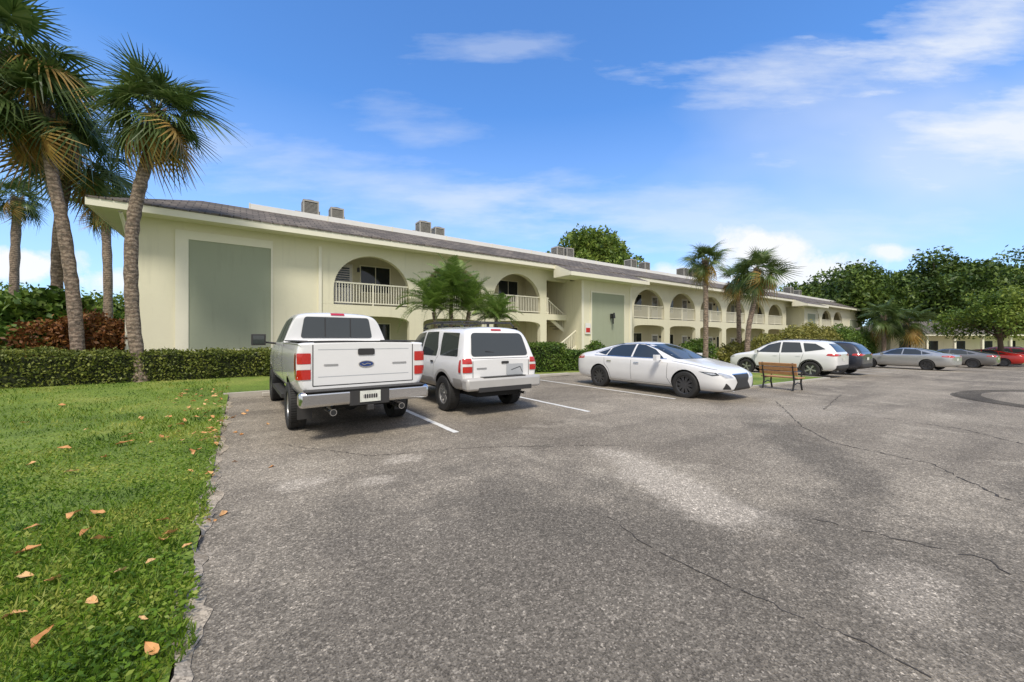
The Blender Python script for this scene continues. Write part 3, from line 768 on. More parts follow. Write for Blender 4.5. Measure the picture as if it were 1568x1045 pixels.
def ringpts(w,zb,zs,zt,wt):
    p5=(w*.965,zs); p7=(wt+.012,zt-max(.015,.13*(zt-zs)))
    h=zs-zb
    P=[(0,zb),(w*.80,zb),(w*.955,zb+h*.10),(w,zb+h*.45),(w*.997,zb+h*.84),p5,
       (p5[0]*.5+p7[0]*.5+.008*min(1,(zt-zs)*2),(p5[1]+p7[1])*.5),p7,(wt*.84,zt-.004-.015*(zt-zs)),(0,zt+.012)]
    return P
def loft(name,st,mat,parent,cr_st={},cr_ring={}):
    bm=bmesh.new(); cl=bm.edges.layers.float.new('crease_edge'); rings=[]
    for s in st:
        P=ringpts(*s[1:]); R=[bm.verts.new((s[0],-y,z)) for y,z in P]+[bm.verts.new((s[0],y,z)) for y,z in P[8:0:-1]]
        rings.append(R)
    n=18
    for a,b in zip(rings,rings[1:]):
        for i in range(n): bm.faces.new((a[i],b[i],b[(i+1)%n],a[(i+1)%n]))
    for R,flip in ((rings[0],False),(rings[-1],True)):
        mir=lambda i: R[(18-i)%18]
        F=[(R[0],R[1],mir(1))]+[(R[i],R[i+1],mir(i+1),mir(i)) for i in range(1,8)]+[(R[8],R[9],mir(8))]
        for f in F: bm.faces.new(f if not flip else tuple(reversed(f)))
    bm.edges.ensure_lookup_table()
    def setc(v1,v2,c):
        e=bm.edges.get((v1,v2))
        if e: e[cl]=c
    for k,c in cr_st.items():
        R=rings[k]
        for i in range(n): setc(R[i],R[(i+1)%n],c)
    for k,c in cr_ring.items():
        for a,b in zip(rings,rings[1:]):
            setc(a[k],b[k],c); setc(a[(18-k)%18],b[(18-k)%18],c)
    bmesh.ops.recalc_face_normals(bm,faces=bm.faces)
    me=bpy.data.meshes.new(name); bm.to_mesh(me); bm.free(); me.materials.append(mat); me.materials.append(V_under)
    o=bpy.data.objects.new(name,me); col.objects.link(o)
    md=o.modifiers.new('s','SUBSURF'); md.levels=3; md.render_levels=3
    return o
def apply_mods(o):
    dg=bpy.context.evaluated_depsgraph_get(); dg.update()
    ev=o.evaluated_get(dg); me=bpy.data.meshes.new_from_object(ev); o.modifiers.clear(); o.data=me
def cut(o,mb,name='cut'):
    mb2=mb.obj(name); 
    bm=bmesh.new(); bm.from_mesh(mb2.data); bmesh.ops.remove_doubles(bm,verts=bm.verts,dist=1e-5); bmesh.ops.recalc_face_normals(bm,faces=bm.faces); bm.to_mesh(mb2.data); bm.free()
    md=o.modifiers.new('c','BOOLEAN'); md.operation='DIFFERENCE'; md.object=mb2; md.solver='EXACT'
    apply_mods(o); bpy.data.objects.remove(mb2)
def roundpoly(P,r,n=4):
    out=[]; N_=len(P)
    for i in range(N_):
        a,b,c=Vector(P[i-1]),Vector(P[i]),Vector(P[(i+1)%N_])
        d1=(a-b); d2=(c-b); k=min(r,d1.length*.45,d2.length*.45)
        p=b+d1.normalized()*k; q=b+d2.normalized()*k
        for j in range(n+1):
            t=j/n; out.append(tuple((1-t)**2*p+2*t*(1-t)*b+t*t*q))
    return out
class Car:
    def __init__(s,name,loc,yaw): s.e=empty(name,loc,yaw); s.n={}
    def setbody(s,o):
        s.body=o; o.parent=s.e
        bm=bmesh.new(); bm.from_mesh(o.data); s.bvh=BVHTree.FromBMesh(bm); bm.free()
    def patch(s,name,P,ax,mat,off=.004,start=None,r=.03,grid=.07,mirror=True):
        if r: P=roundpoly(P,r)
        sides=[1,-1] if ax=='y' and mirror else ([mirror] if ax=='y' and mirror in(-1,1) else [1])
        for sg in sides:
            bm=bmesh.new(); vs=[bm.verts.new((p[0],p[1],0)) for p in P]; bm.faces.new(vs)
            xs=[p[0] for p in P]; ys=[p[1] for p in P]
            for lo,hi,nn in ((min(xs),max(xs),(1,0,0)),(min(ys),max(ys),(0,1,0))):
                k=int((hi-lo)/grid)
                for i in range(1,k+1):
                    c=lo+(hi-lo)*i/(k+1)
                    bmesh.ops.bisect_plane(bm,geom=bm.verts[:]+bm.edges[:]+bm.faces[:],plane_co=(c,0,0) if nn[0] else (0,c,0),plane_no=nn)
            bad=[]
            for v in bm.verts:
                a,b=v.co.x,v.co.y
                if ax=='y': o=Vector((a,sg*3,b)); d=Vector((0,-sg,0))
                elif ax=='b': o=Vector((-4 if start is None else start,a,b)); d=Vector((1,0,0))
                elif ax=='f': o=Vector((4 if start is None else start,a,b)); d=Vector((-1,0,0))
                else: o=Vector((a,b,4)); d=Vector((0,0,-1))
                h,nr,_,_=s.bvh.ray_cast(o,d)
                if h is None: bad.append(v); continue
                if nr.dot(d)>0: nr=-nr
                v.co=h+nr*off
            bmesh.ops.delete(bm,geom=bad,context='VERTS')
            for f in bm.faces:
                f.normal_update(); f.smooth=True
            me=bpy.data.meshes.new(name); bm.to_mesh(me); bm.free(); me.materials.append(mat)
            o=bpy.data.objects.new(name,me); col.objects.link(o); o.parent=s.e
    def line(s,pts,ax='y',w=.006,mat=None,mirror=True,off=.002,start=None):
        mat=mat or V_gap
        for a,b in zip(pts,pts[1:]):
            a=Vector(a);b=Vector(b); d=(b-a).normalized(); n=Vector((-d.y,d.x))*w*.5
            s.patch('panel_gap',[tuple(a-n),tuple(b-n),tuple(b+n),tuple(a+n)],ax,mat,off,start,0,.08,mirror)
    def wheels(s,xf,xr,ty,R,wd,rim,kind='5',tw=None):
        ms={}
        for x in (xf,xr):
            for sg in (-1,1):
                if sg not in ms:
                    mb=MB(); h=wd/2
                    rr=R*(.66 if kind!='truck' else .60)
                    prof=[(rr,h*.75),(rr*1.03,h*.97),((rr+R)/2,h*1.06),(R*.95,h*.98),(R*.99,h*.8),(R,h*.6),(R,-h*.6),(R*.99,-h*.8),(R*.95,-h),(rr,-h*.9)]
                    mb.lathe([(r,sg*y) for r,y in prof],V_tire,44)
                    mb.lathe([(r,sg*y) for r,y in ((rr*1.01,h*.78),(rr*.98,h*.84),(rr*.93,h*.8),(rr*.9,h*.3),(rr*.85,h*.15),(.001,h*.15))],V_dalloy if kind!='truck' else V_alloy,44)
                    mb.lathe([(r,sg*y) for r,y in ((.001,h*.78),(rr*.16,h*.76),(rr*.2,h*.6),(rr*.22,h*.2))],rim,20)
                    ns={'5':5,'10':10,'truck':5}[kind]
                    for i in range(ns):
                        a=2*math.pi*i/ns
                        for da in ((-.12,.12) if kind=='10' or kind=='5' else (0,)):
                            T=Matrix.Rotation(a,4,'Y')
                            ww=rr*(.07 if kind!='truck' else .2)
                            y0,y1=sorted((sg*h*.45,sg*h*.74))
                            T2=T@Matrix.Rotation(da*.9,4,'Y')
                            mb.box(rr*.12,rr*.95,y0,y1,-ww,ww,rim,T2)
                    if kind=='truck':
                        for i in range(60):
                            T=Matrix.Rotation(2*math.pi*i/60,4,'Y')
                            mb.box(R-.004,R+.006,-h*.85,-h*.1,-.010,.010,V_tire,T); mb.box(R-.004,R+.006,h*.1,h*.85,-.002,.018,V_tire,T)
                    ob=mb.obj('wheel',s.e,smooth=35); ms[sg]=ob.data; bpy.data.objects.remove(ob)
                o=bpy.data.objects.new('wheel',ms[sg]); col.objects.link(o); o.parent=s.e; o.location=(x,sg*ty,R); o.rotation_euler=(0,random.uniform(0,1),0)
    def part(s,name,mb,bevel=0,smooth=None): return mb.obj(name,s.e,bevel=bevel,smooth=smooth)
def wells(xf,xr,r,zc,w,depth=.30):
    mb=MB()
    for x in (xf,xr):
        for sg in (-1,1): mb.cyl((x,sg*(w-depth),zc),(x,sg*(w+.2),zc),r,r,V_under,36)
    return mb
def finish(o,ang=32):
    for p in o.data.polygons: p.use_smooth=True
    try: o.data.set_sharp_from_angle(angle=rad(ang))
    except Exception: pass
def arc(cx_,cz,r,a0,a1,n=14): return [(cx_+r*math.cos(rad(a0+(a1-a0)*i/n)),cz+r*math.sin(rad(a0+(a1-a0)*i/n))) for i in range(n+1)]
def archring(c,x,zc,r,w,mat,a0=-8,a1=188):
    o=arc(x,zc,r+w,a0,a1,20); i=arc(x,zc,r+.004,a1,a0,20)
    P=o; Q=list(reversed(i))
    for k in range(20):
        c.patch('arch_trim',[P[k],P[k+1],Q[k+1],Q[k]],'y',mat,.008,None,0,.2)
def mirrors(c,x,z,w,mat,big=1.,ex=.13):
    mb=MB()
    for sg in (-1,1):
        mb.cyl((x,sg*w*.93,z-.04),(x,sg*(w+ex-.05),z),.025,.02,mat,8)
        mb.box(x-.06*big,x+.06*big,sg*(w+ex)-.09*big,sg*(w+ex)+.09*big,z-.05*big,z+.11*big,mat)
    c.part('door_mirrors',mb,bevel=.03*big)
    mb=MB()
    for sg in (-1,1): mb.box(x-.065*big,x-.06*big-.002,sg*(w+ex)-.07*big,sg*(w+ex)+.07*big,z-.03*big,z+.09*big,V_glass)
    c.part('mirror_glass',mb)
P_shade=simple('paint_shade',(.45,.46,.47),.4)

def pickup(name,loc,yaw,col_):
    c=Car(name,loc,yaw)
    st=[(-2.76,.95,.72,1.36,1.42,.93),(-2.73,.99,.68,1.39,1.44,.955),(-2.4,1.0,.58,1.395,1.445,.96),(-1.2,1.0,.56,1.395,1.445,.96),(-.76,1.0,.55,1.395,1.445,.96),
        (-.735,1.0,.55,1.395,1.455,.955),(-.70,1.0,.55,1.40,1.95,.775),(-.62,1.0,.55,1.40,2.0,.76),(-.3,1.0,.55,1.40,2.03,.75),(.45,1.0,.55,1.39,2.04,.75),(.8,1.0,.55,1.38,1.98,.76),
        (1.45,1.0,.55,1.33,1.44,.88),(1.7,1.0,.55,1.30,1.39,.88),(2.4,.985,.55,1.24,1.33,.86),(2.78,.96,.55,1.14,1.22,.8),(2.9,.9,.6,1.0,1.08,.76)]
    o=loft('body',st,col_,c.e,cr_st={0:.6,1:.5,4:.7,5:.8,6:.7},cr_ring={5:.55,1:.3})
    apply_mods(o)
    xf,xr,R=1.95,-1.62,.385
    cut(o,wells(xf,xr,.47,R+.02,1.0,.32))
    mb=MB(); mb.box(-2.64,-.82,-.80,.80,.85,1.8,V_under); cut(o,mb)
    finish(o); c.setbody(o)
    c.patch('rear_window',[(-.68,1.50),(.68,1.50),(.61,1.91),(-.61,1.91)],'b',V_glass,.008,-.95,.06)
    for y in (-.24,.24): c.line([(y,1.52),(y,1.89)],'b',.02,V_trim,off=.012,start=-.95)
    c.patch('side_window',[(.98,1.42),(.55,1.86),(.05,1.90),(.05,1.42)],'y',V_glass,.006)
    c.patch('side_window',[(-.02,1.42),(-.02,1.90),(-.52,1.88),(-.56,1.44)],'y',V_glass,.006)
    c.patch('windshield',[(-.80,1.45),(.80,1.45),(.66,1.95),(-.66,1.95)],'f',V_glass,.006)
    c.patch('third_brake_lamp',[(-.13,1.945),(.13,1.945),(.13,1.985),(-.13,1.985)],'b',V_tail,.01,-.95,.01)
    c.line([(-.77,.80),(-.77,1.40)],'b',.014); c.line([(.77,.80),(.77,1.40)],'b',.014); c.line([(-.77,.80),(.77,.80)],'b',.014)
    for z in (1.33,.93): c.line([(-.7,z),(.7,z)],'b',.010,mat=P_shade)
    c.patch('tailgate_handle',[(-.13,1.24),(.13,1.24),(.13,1.34),(-.13,1.34)],'b',V_trim,.012,r=.03)
    el=[( .12*math.cos(t*.3142),1.10+.052*math.sin(t*.3142)) for t in range(20)]
    c.patch('badge',el,'b',V_chrome,.010,r=0); el=[( .106*math.cos(t*.3142),1.10+.040*math.sin(t*.3142)) for t in range(20)]
    c.patch('badge',el,'b',V_blue,.013,r=0)
    c.line([(-.07,1.095),(-.02,1.11),(.03,1.09),(.07,1.105)],'b',.012,V_chrome,off=.015)
    c.patch('script_badge',[(-.66,1.09),(-.42,1.09),(-.42,1.115),(-.66,1.115)],'b',V_alloy,.008,r=.01)
    c.patch('script_badge',[(.42,1.09),(.62,1.09),(.62,1.115),(.42,1.115)],'b',V_alloy,.008,r=.01)
    for sg in (-1,1):
        a,b=sg*.80,sg*.975
        for z0_,z1_,mt in ((.90,1.04,V_tail),(1.045,1.12,V_rev),(1.125,1.28,V_tail)):
            c.patch('tail_lamp',[(a,z0_),(b,z0_),(b,z1_),(a,z1_)],'b',mt,.012,r=.012,grid=.03)
    c.patch('tail_lamp_side',[(-2.71,.90),(-2.60,.90),(-2.60,1.28),(-2.71,1.28)],'y',V_tail,.01)
    mb=MB(); mb.box(-2.98,-2.74,-.98,.98,.52,.74,V_chrome); c.part('rear_bumper',mb,bevel=.045,smooth=40)
    mb=MB(); mb.box(-2.985,-2.80,-.30,.30,.50,.735,V_trim); mb.box(-3.0,-2.75,-.90,.90,.738,.755,V_trim); mb.box(-3.02,-2.85,-.05,.05,.42,.50,V_trim)
    c.part('bumper_step',mb,bevel=.012)
    mb=MB(); mb.box(-2.998,-2.986,-.155,.155,.545,.71,V_plate); mb.box(-3.001,-2.999,-.11,.11,.61,.65,V_clad)
    for k in range(6): mb.box(-3.003,-3.0,-.10+k*.034,-.08+k*.034,.60,.66,V_gap)
    c.part('licence_plate',mb)
    c.line([(-.66,1.36),(-.68,.72),(-.58,.60)]); c.line([(.02,1.40),(.02,.60)]); c.line([(1.12,1.36),(1.15,.62)]); c.line([(-.58,.60),(1.15,.60)]); c.line([(-.79,1.42),(-.79,.58)],w=.02)
    c.patch('door_handle',[(.10,1.16),(.28,1.16),(.28,1.2),(.10,1.2)],'y',col_,.03)
    archring(c,xf,R+.02,.47,.05,col_); archring(c,xr,R+.02,.47,.05,col_)
    mb=MB()
    for sg in (-1,1):
        mb.box(-.75,1.35,sg*.9-.1,sg*.9+.1,.40,.47,V_trim)
        mb.cyl((-2.5,sg*.52,.42),(-2.93,sg*.52,.42),.05,.05,V_chrome,14)
        mb.cyl((-2.93,sg*.52,.42),(-2.931,sg*.52,.42),.04,.04,V_gap,14)
    mb.box(-2.6,2.6,-.45,.45,.42,.66,V_under); mb.cyl((xr,-.75,R),(xr,.75,R),.05,.05,V_under,10); mb.cyl((xr-.16,0,R),(xr+.16,0,R),.15,.15,V_under,14)
    mb.box(xr-.5,xr-.48,-.9,-.68,.22,.55,V_trim); mb.box(xr-.5,xr-.48,.68,.9,.22,.55,V_trim)
    mb.cyl((-.7,0.2,.5),(-2.5,.52,.42),.04,.04,V_under,8)
    c.part('chassis',mb)
    mb=MB(); mb.box(2.75,3.0,-.95,.95,.55,.78,V_chrome); c.part('front_bumper',mb,bevel=.05)
    mb=MB(); mb.box(2.86,2.93,-.55,.55,.8,1.05,V_chrome); mb.box(2.8,2.92,-.9,-.6,.8,1.02,V_lamp); mb.box(2.8,2.92,.6,.9,.8,1.02,V_lamp); c.part('grille_and_lamps',mb,bevel=.02)
    mirrors(c,1.0,1.42,1.02,V_trim,1.5,.27)
    mb=MB(); mb.cyl((1.2,-.85,1.4),(1.15,-.86,2.1),.006,.003,V_trim,5); c.part('antenna',mb)
    mb=MB()
    for sg in (-1,1): mb.box(-2.66,-.82,sg*.89-.07,sg*.89+.07,1.44,1.462,V_trim)
    mb.box(-2.755,-2.66,-.76,.76,1.44,1.458,V_trim); c.part('bed_rail_caps',mb,bevel=.008)
    c.wheels(xf,xr,.865,R,.26,V_alloy,'truck')
    return c

def old_suv(name,loc,yaw,col_):
    c=Car(name,loc,yaw)
    st=[(-2.20,.83,.62,1.02,1.08,.78),(-2.16,.875,.56,1.07,1.13,.80),(-2.06,.885,.50,1.08,1.48,.74),(-1.96,.89,.48,1.08,1.70,.69),(-1.80,.89,.46,1.08,1.735,.68),
        (-.6,.89,.44,1.07,1.76,.68),(.2,.89,.44,1.06,1.75,.68),(.5,.89,.44,1.05,1.69,.69),(1.12,.89,.44,1.03,1.12,.78),(1.35,.89,.44,1.01,1.08,.78),(1.95,.875,.44,.96,1.02,.75),(2.2,.84,.46,.88,.94,.7),(2.28,.76,.52,.8,.86,.64)]
    o=loft('body',st,col_,c.e,cr_st={0:.5,1:.4},cr_ring={5:.5,7:.25,1:.3}); apply_mods(o)
    xf,xr,R=1.42,-1.30,.36
    cut(o,wells(xf,xr,.43,R+.02,.89)); finish(o); c.setbody(o)
    c.patch('rear_window',[(-.68,1.14),(.68,1.14),(.60,1.60),(-.60,1.60)],'b',V_glass,.008,r=.09)
    c.patch('side_window',[(.88,1.12),(.45,1.60),(-.02,1.64),(-.02,1.12)],'y',V_glass,.006)
    c.patch('side_window',[(-.10,1.12),(-.10,1.64),(-.74,1.64),(-.92,1.30),(-.92,1.12)],'y',V_glass,.006)
    c.patch('side_window',[(-1.10,1.14),(-.98,1.62),(-1.76,1.60),(-1.92,1.14)],'y',V_glass,.006)
    c.patch('windshield',[(-.72,1.14),(.72,1.14),(.62,1.64),(-.62,1.64)],'f',V_glass,.006)
    c.patch('high_brake_lamp',[(-.12,1.645),(.12,1.645),(.12,1.675),(-.12,1.675)],'b',V_tail,.012,r=.01)
    P=[(-2.12,.56),(-1.80,.56),(-1.80,.72),(-2.12,.72)]
    c.patch('cladding',P,'y',V_clad,.014); c.patch('cladding',[(-.82,.46),(.92,.46),(.92,.66),(-.82,.66)],'y',V_clad,.014)
    archring(c,xf,R+.02,.43,.06,V_clad); archring(c,xr,R+.02,.43,.06,V_clad)
    for sg in (-1,1):
        c.patch('tail_lamp',[(sg*.68,.84),(sg*.86,.84),(sg*.86,.95),(sg*.68,.95)],'b',V_tail,.014,r=.012,grid=.03)
        c.patch('tail_lamp',[(sg*.68,.955),(sg*.86,.955),(sg*.86,1.0),(sg*.68,1.0)],'b',V_rev,.014,r=.01,grid=.03)
        c.patch('tail_lamp',[(sg*.68,1.005),(sg*.86,1.005),(sg*.84,1.10),(sg*.70,1.10)],'b',V_tail,.014,r=.012,grid=.03)
    c.patch('tail_lamp_side',[(-2.13,.84),(-2.04,.84),(-2.04,1.08),(-2.10,1.08)],'y',V_tail,.012)
    c.line([(-.66,.62),(-.66,1.12)],'b',.012); c.line([(.66,.62),(.66,1.12)],'b',.012); c.line([(-.66,1.10),(.66,1.10)],'b',.010)
    c.patch('plate_recess',[(-.52,.76),(-.10,.76),(-.10,.98),(-.52,.98)],'b',P_shade,.006,r=.03); 
    c.line([(-.50,.80),(-.44,.92),(-.22,.86)],'b',.010,V_gap,off=.012)
    c.patch('hatch_handle',[(-.16,.99),(.02,.99),(.02,1.04),(-.16,1.04)],'b',V_trim,.012)
    c.patch('script_badge',[(.36,.90),(.58,.90),(.58,.925),(.36,.925)],'b',V_alloy,.01,r=.005)
    c.line([(-.06,1.64),(-.06,.68)]); c.line([(.98,1.08),(.96,.66)]); c.line([(-1.02,1.6),(-1.0,1.12),(-.86,.95),(-.82,.7)])
    c.patch('door_handle',[(.05,.98),(.2,.98),(.2,1.02),(.05,1.02)],'y',V_trim,.02); c.patch('door_handle',[(-.85,.98),(-.70,.98),(-.70,1.02),(-.85,1.02)],'y',V_trim,.02)
    mb=MB(); mb.box(-2.36,-2.12,-.87,.87,.50,.74,V_clad); c.part('rear_bumper',mb,bevel=.05,smooth=40)
    mb=MB(); mb.box(-2.365,-2.15,-.62,.62,.47,.56,V_trim); mb.box(-2.345,-2.14,-.5,.5,.741,.752,V_trim); c.part('bumper_trim',mb,bevel=.015)
    mb=MB()
    for sg in (-1,1):
        mb.tube([(-1.75,sg*.60,1.74),(-1.62,sg*.60,1.83),(-.3,sg*.60,1.86),(.25,sg*.60,1.82),(.35,sg*.60,1.73)],[.018]*5,V_trim,8)
        mb.box(-.7,-.62,sg*.60-.015,sg*.60+.015,1.74,1.84,V_trim)
    for x in (-1.45,-.1): mb.cyl((x,-.6,1.845),(x,.6,1.845),.014,.014,V_trim,8)
    c.part('roof_rack',mb)
    mb=MB(); mb.box(-2.1,2.1,-.5,.5,.34,.52,V_under); mb.cyl((xr,-.7,R),(xr,.7,R),.045,.045,V_under); mb.cyl((xr-.12,0,R),(xr+.12,0,R),.12,.12,V_under)
    mb.cyl((-1.9,-.5,.38),(-2.3,-.5,.38),.028,.028,V_chrome,10); c.part('chassis',mb)
    mb=MB(); mb.box(2.15,2.38,-.84,.84,.46,.66,V_clad); c.part('front_bumper',mb,bevel=.05)
    mb=MB(); mb.cyl((-2.13,.02,1.20),(-2.15,.35,1.24),.01,.006,V_trim,6); c.part('rear_wiper',mb)
    mirrors(c,.86,1.10,.89,V_trim,1.1)
    c.wheels(xf,xr,.765,R,.235,V_alloy,'truck')
    return c

def sedan(name,loc,yaw,col_,rim=None,detail=True):
    c=Car(name,loc,yaw)
    st=[(-2.46,.70,.40,.84,.93,.55),(-2.40,.83,.30,.92,1.04,.62),(-2.15,.895,.24,.95,1.10,.66),(-1.85,.915,.22,.96,1.13,.67),(-1.35,.925,.21,.96,1.30,.60),(-.85,.93,.2,.955,1.405,.57),
        (-.3,.93,.2,.945,1.44,.57),(.15,.93,.2,.935,1.425,.58),(.6,.93,.2,.925,1.30,.60),(1.22,.925,.2,.90,1.0,.70),(1.45,.92,.2,.87,.96,.70),(1.95,.90,.2,.79,.87,.66),(2.28,.84,.2,.70,.77,.58),(2.44,.72,.24,.60,.66,.48),(2.50,.55,.30,.52,.57,.38)]
    o=loft('body',st,col_,c.e,cr_st={0:.3},cr_ring={5:.55,3:.35}); apply_mods(o)
    xf,xr,R=1.50,-1.37,.345
    cut(o,wells(xf,xr,.385,R+.01,.93,.27)); finish(o,28); c.setbody(o)
    c.patch('side_window',[(.86,.99),(.50,1.22),(.12,1.345),(-.13,1.365),(-.13,.99)],'y',V_glass,.005)
    c.patch('side_window',[(-.19,.99),(-.19,1.365),(-.75,1.335),(-1.02,1.24),(-1.10,1.01)],'y',V_glass,.005)
    c.patch('side_window',[(-1.14,1.02),(-1.07,1.22),(-1.50,1.08)],'y',V_glass,.005)
    c.line([(.95,.98),(-1.60,1.0)],w=.014,mat=V_chrome,off=.009); c.line([(.55,1.235),(.12,1.37),(-.35,1.385),(-.8,1.345),(-1.6,1.07)],w=.012,mat=V_chrome,off=.007)
    c.patch('windshield',[(-.74,.985),(.74,.985),(.56,1.37),(-.56,1.37)],'f',V_glass,.006)
    c.patch('rear_window',[(-.64,1.135),(.64,1.135),(.53,1.38),(-.53,1.38)],'b',V_glass,.006)
    if detail:
        c.line([(-.16,.97),(-.16,.30)],w=.009); c.line([(1.02,.94),(1.0,.5),(1.1,.32)],w=.009); c.line([(-1.18,1.0),(-1.15,.75),(-.98,.60),(-.92,.32)],w=.009); c.line([(-.92,.30),(1.1,.30)])
        c.patch('door_handle',[(-.05,.82),(.13,.82),(.13,.855),(-.05,.855)],'y',V_chrome,.02); c.patch('door_handle',[(-1.05,.83),(-.87,.83),(-.87,.865),(-1.05,.865)],'y',V_chrome,.02)
        c.line([(1.1,.94),(1.7,.86),(2.2,.76)],'y',.006)
    c.patch('sill',[(-.95,.215),(1.08,.215),(1.08,.26),(-.95,.26)],'y',V_trim,.006)
    c.patch('grille_frame',[(-.46,.25),(.46,.25),(.27,.46),(.40,.66),(-.40,.66),(-.27,.46)],'f',V_chrome,.006,r=.02,grid=.04)
    c.patch('grille',[(-.43,.27),(.43,.27),(.25,.46),(.375,.64),(-.375,.64),(-.25,.46)],'f',V_trim,.012,r=.02,grid=.04)
    for sg in (-1,1):
        c.patch('head_lamp',[(sg*.42,.57),(sg*.70,.58),(sg*.80,.68),(sg*.74,.70),(sg*.50,.63)],'f',V_lamp,.007,r=.015,grid=.03)
        c.patch('side_vent',[(sg*.52,.30),(sg*.74,.31),(sg*.70,.46),(sg*.60,.38)],'f',V_trim,.007,r=.02,grid=.04)
        c.patch('tail_lamp',[(sg*.36,.86),(sg*.80,.86),(sg*.80,.98),(sg*.40,.96)],'b',V_tail,.007,r=.02,grid=.03)
    c.patch('head_lamp_side',[(1.86,.715),(2.18,.62),(2.32,.64),(2.25,.70)],'y',V_glass,.006,r=.01,grid=.03)
    c.patch('head_lamp_inner',[(1.98,.695),(2.16,.645),(2.26,.655),(2.22,.685)],'y',V_lamp,.009,r=.01,grid=.03)
    c.patch('tail_lamp_side',[(-2.36,.87),(-2.02,.90),(-2.05,.97),(-2.34,.98)],'y',V_tail,.006,r=.02)
    c.patch('licence_plate',[(-.16,.66),(.16,.66),(.16,.80),(-.16,.80)],'b',V_plate,.008,r=.01)
    mirrors(c,.80,.99,.93,col_,.95)
    c.wheels(xf,xr,.82,R,.225,rim or V_dalloy,'10' if detail else '5')
    return c
def crossover(name,loc,yaw,col_,detail=True):
    c=Car(name,loc,yaw)
    st=[(-2.28,.78,.42,.98,1.06,.68),(-2.22,.88,.34,1.04,1.14,.72),(-2.02,.92,.30,1.06,1.45,.66),(-1.80,.925,.28,1.06,1.63,.62),(-1.5,.93,.27,1.06,1.67,.61),(-.5,.93,.26,1.04,1.70,.61),(.15,.93,.26,1.02,1.68,.62),(.55,.93,.26,1.01,1.56,.64),
        (1.15,.925,.26,.99,1.14,.74),(1.4,.92,.26,.97,1.08,.74),(1.95,.90,.27,.92,1.0,.70),(2.2,.84,.3,.82,.90,.62),(2.3,.68,.38,.70,.76,.52)]
    o=loft('body',st,col_,c.e,cr_st={0:.3},cr_ring={5:.5,3:.25}); apply_mods(o)
    xf,xr,R=1.38,-1.32,.355
    cut(o,wells(xf,xr,.40,R+.01,.93,.27)); finish(o,28); c.setbody(o)
    c.patch('side_window',[(.88,1.09),(.45,1.45),(-.02,1.58),(-.08,1.58),(-.08,1.09)],'y',V_glass,.006)
    c.patch('side_window',[(-.15,1.09),(-.15,1.59),(-.85,1.57),(-1.02,1.12)],'y',V_glass,.006)
    c.patch('side_window',[(-1.10,1.15),(-.98,1.55),(-1.45,1.52),(-1.85,1.28)],'y',V_glass,.006)
    c.patch('windshield',[(-.74,1.14),(.74,1.14),(.60,1.60),(-.60,1.60)],'f',V_glass,.006)
    c.patch('rear_window',[(-.66,1.16),(.66,1.16),(.56,1.52),(-.56,1.52)],'b',V_glass,.008)
    archring(c,xf,R+.01,.40,.06,V_trim); archring(c,xr,R+.01,.40,.06,V_trim)
    c.patch('sill',[(-.9,.27),(.95,.27),(.95,.42),(-.9,.42)],'y',V_trim,.01); c.patch('rear_skirt',[(-.8,.36),(.8,.36),(.82,.58),(-.82,.58)],'b',V_trim,.012)
    for sg in (-1,1):
        c.patch('tail_lamp',[(sg*.38,1.0),(sg*.86,.98),(sg*.86,1.08),(sg*.42,1.06)],'b',V_tail,.01,r=.02,grid=.03)
        c.patch('head_lamp',[(sg*.42,.80),(sg*.76,.80),(sg*.80,.88),(sg*.50,.87)],'f',V_lamp,.01,r=.02,grid=.03)
    c.patch('tail_lamp_side',[(-2.18,.97),(-1.9,1.0),(-1.95,1.08),(-2.16,1.09)],'y',V_tail,.008,r=.02)
    c.patch('head_lamp_side',[(1.95,.82),(2.2,.78),(2.18,.86),(2.0,.89)],'y',V_lamp,.008,r=.02)
    c.patch('grille',[(-.4,.5),(.4,.5),(.36,.8),(-.36,.8)],'f',V_trim,.01)
    c.patch('licence_plate',[(-.16,.76),(.16,.76),(.16,.90),(-.16,.90)],'b',V_plate,.01,r=.01)
    if detail:
        c.line([(-.11,1.08),(-.11,.44)],w=.01); c.line([(1.0,1.02),(.98,.46)],w=.01); c.line([(-1.06,1.1),(-.98,.8),(-.88,.46)],w=.01)
        c.patch('door_handle',[(-.02,.94),(.16,.94),(.16,.975),(-.02,.975)],'y',col_,.025); c.patch('door_handle',[(-.95,.95),(-.77,.95),(-.77,.985),(-.95,.985)],'y',col_,.025)
    mb=MB()
    for sg in (-1,1): mb.tube([(-1.6,sg*.56,1.66),(-1.45,sg*.57,1.715),(-.2,sg*.57,1.735),(.0,sg*.57,1.68)],[.014]*4,V_trim,8)
    c.part('roof_rails',mb); mirrors(c,.84,1.10,.93,col_,1.0)
    c.wheels(xf,xr,.815,R,.235,V_alloy,'5')
    return c

pk=pickup('pickup_truck',(1.58,8.98,0),rad(90.5),P_white); pk.e.scale=(1,.97,1)
old_suv('sport_utility_vehicle',(4.30,8.62,0),rad(89.5),P_white)
sedan('sedan_car',(10.2,7.02,gz(10.2)),rad(-90),P_white)
crossover('crossover_car',(22.0,7.8,gz(22.0)),rad(90),P_white)
def placeG(fn,name,X,d,head,mat,**k):
    a,b_=G(X,d); fn(name,(a,b_,gz(a)),head,mat,**k)
def hd(x,d):
    a,b_=G(x,d); return math.atan2(b_,a)
crossover('crossover_car',(25.4,7.7,gz(25.4)),rad(88),P_dark,detail=False)
placeG(sedan,'sedan_car',26.8,26.3,hd(-.42,.9),P_silver,detail=False)
placeG(sedan,'sedan_car',34.6,30.5,hd(-.5,.86),P_grey,detail=False)
placeG(sedan,'sedan_car',41.2,34,hd(-.6,.8),P_red,detail=False)
placeG(crossover,'crossover_car',47,37.5,hd(-.6,.8),P_wine,detail=False)

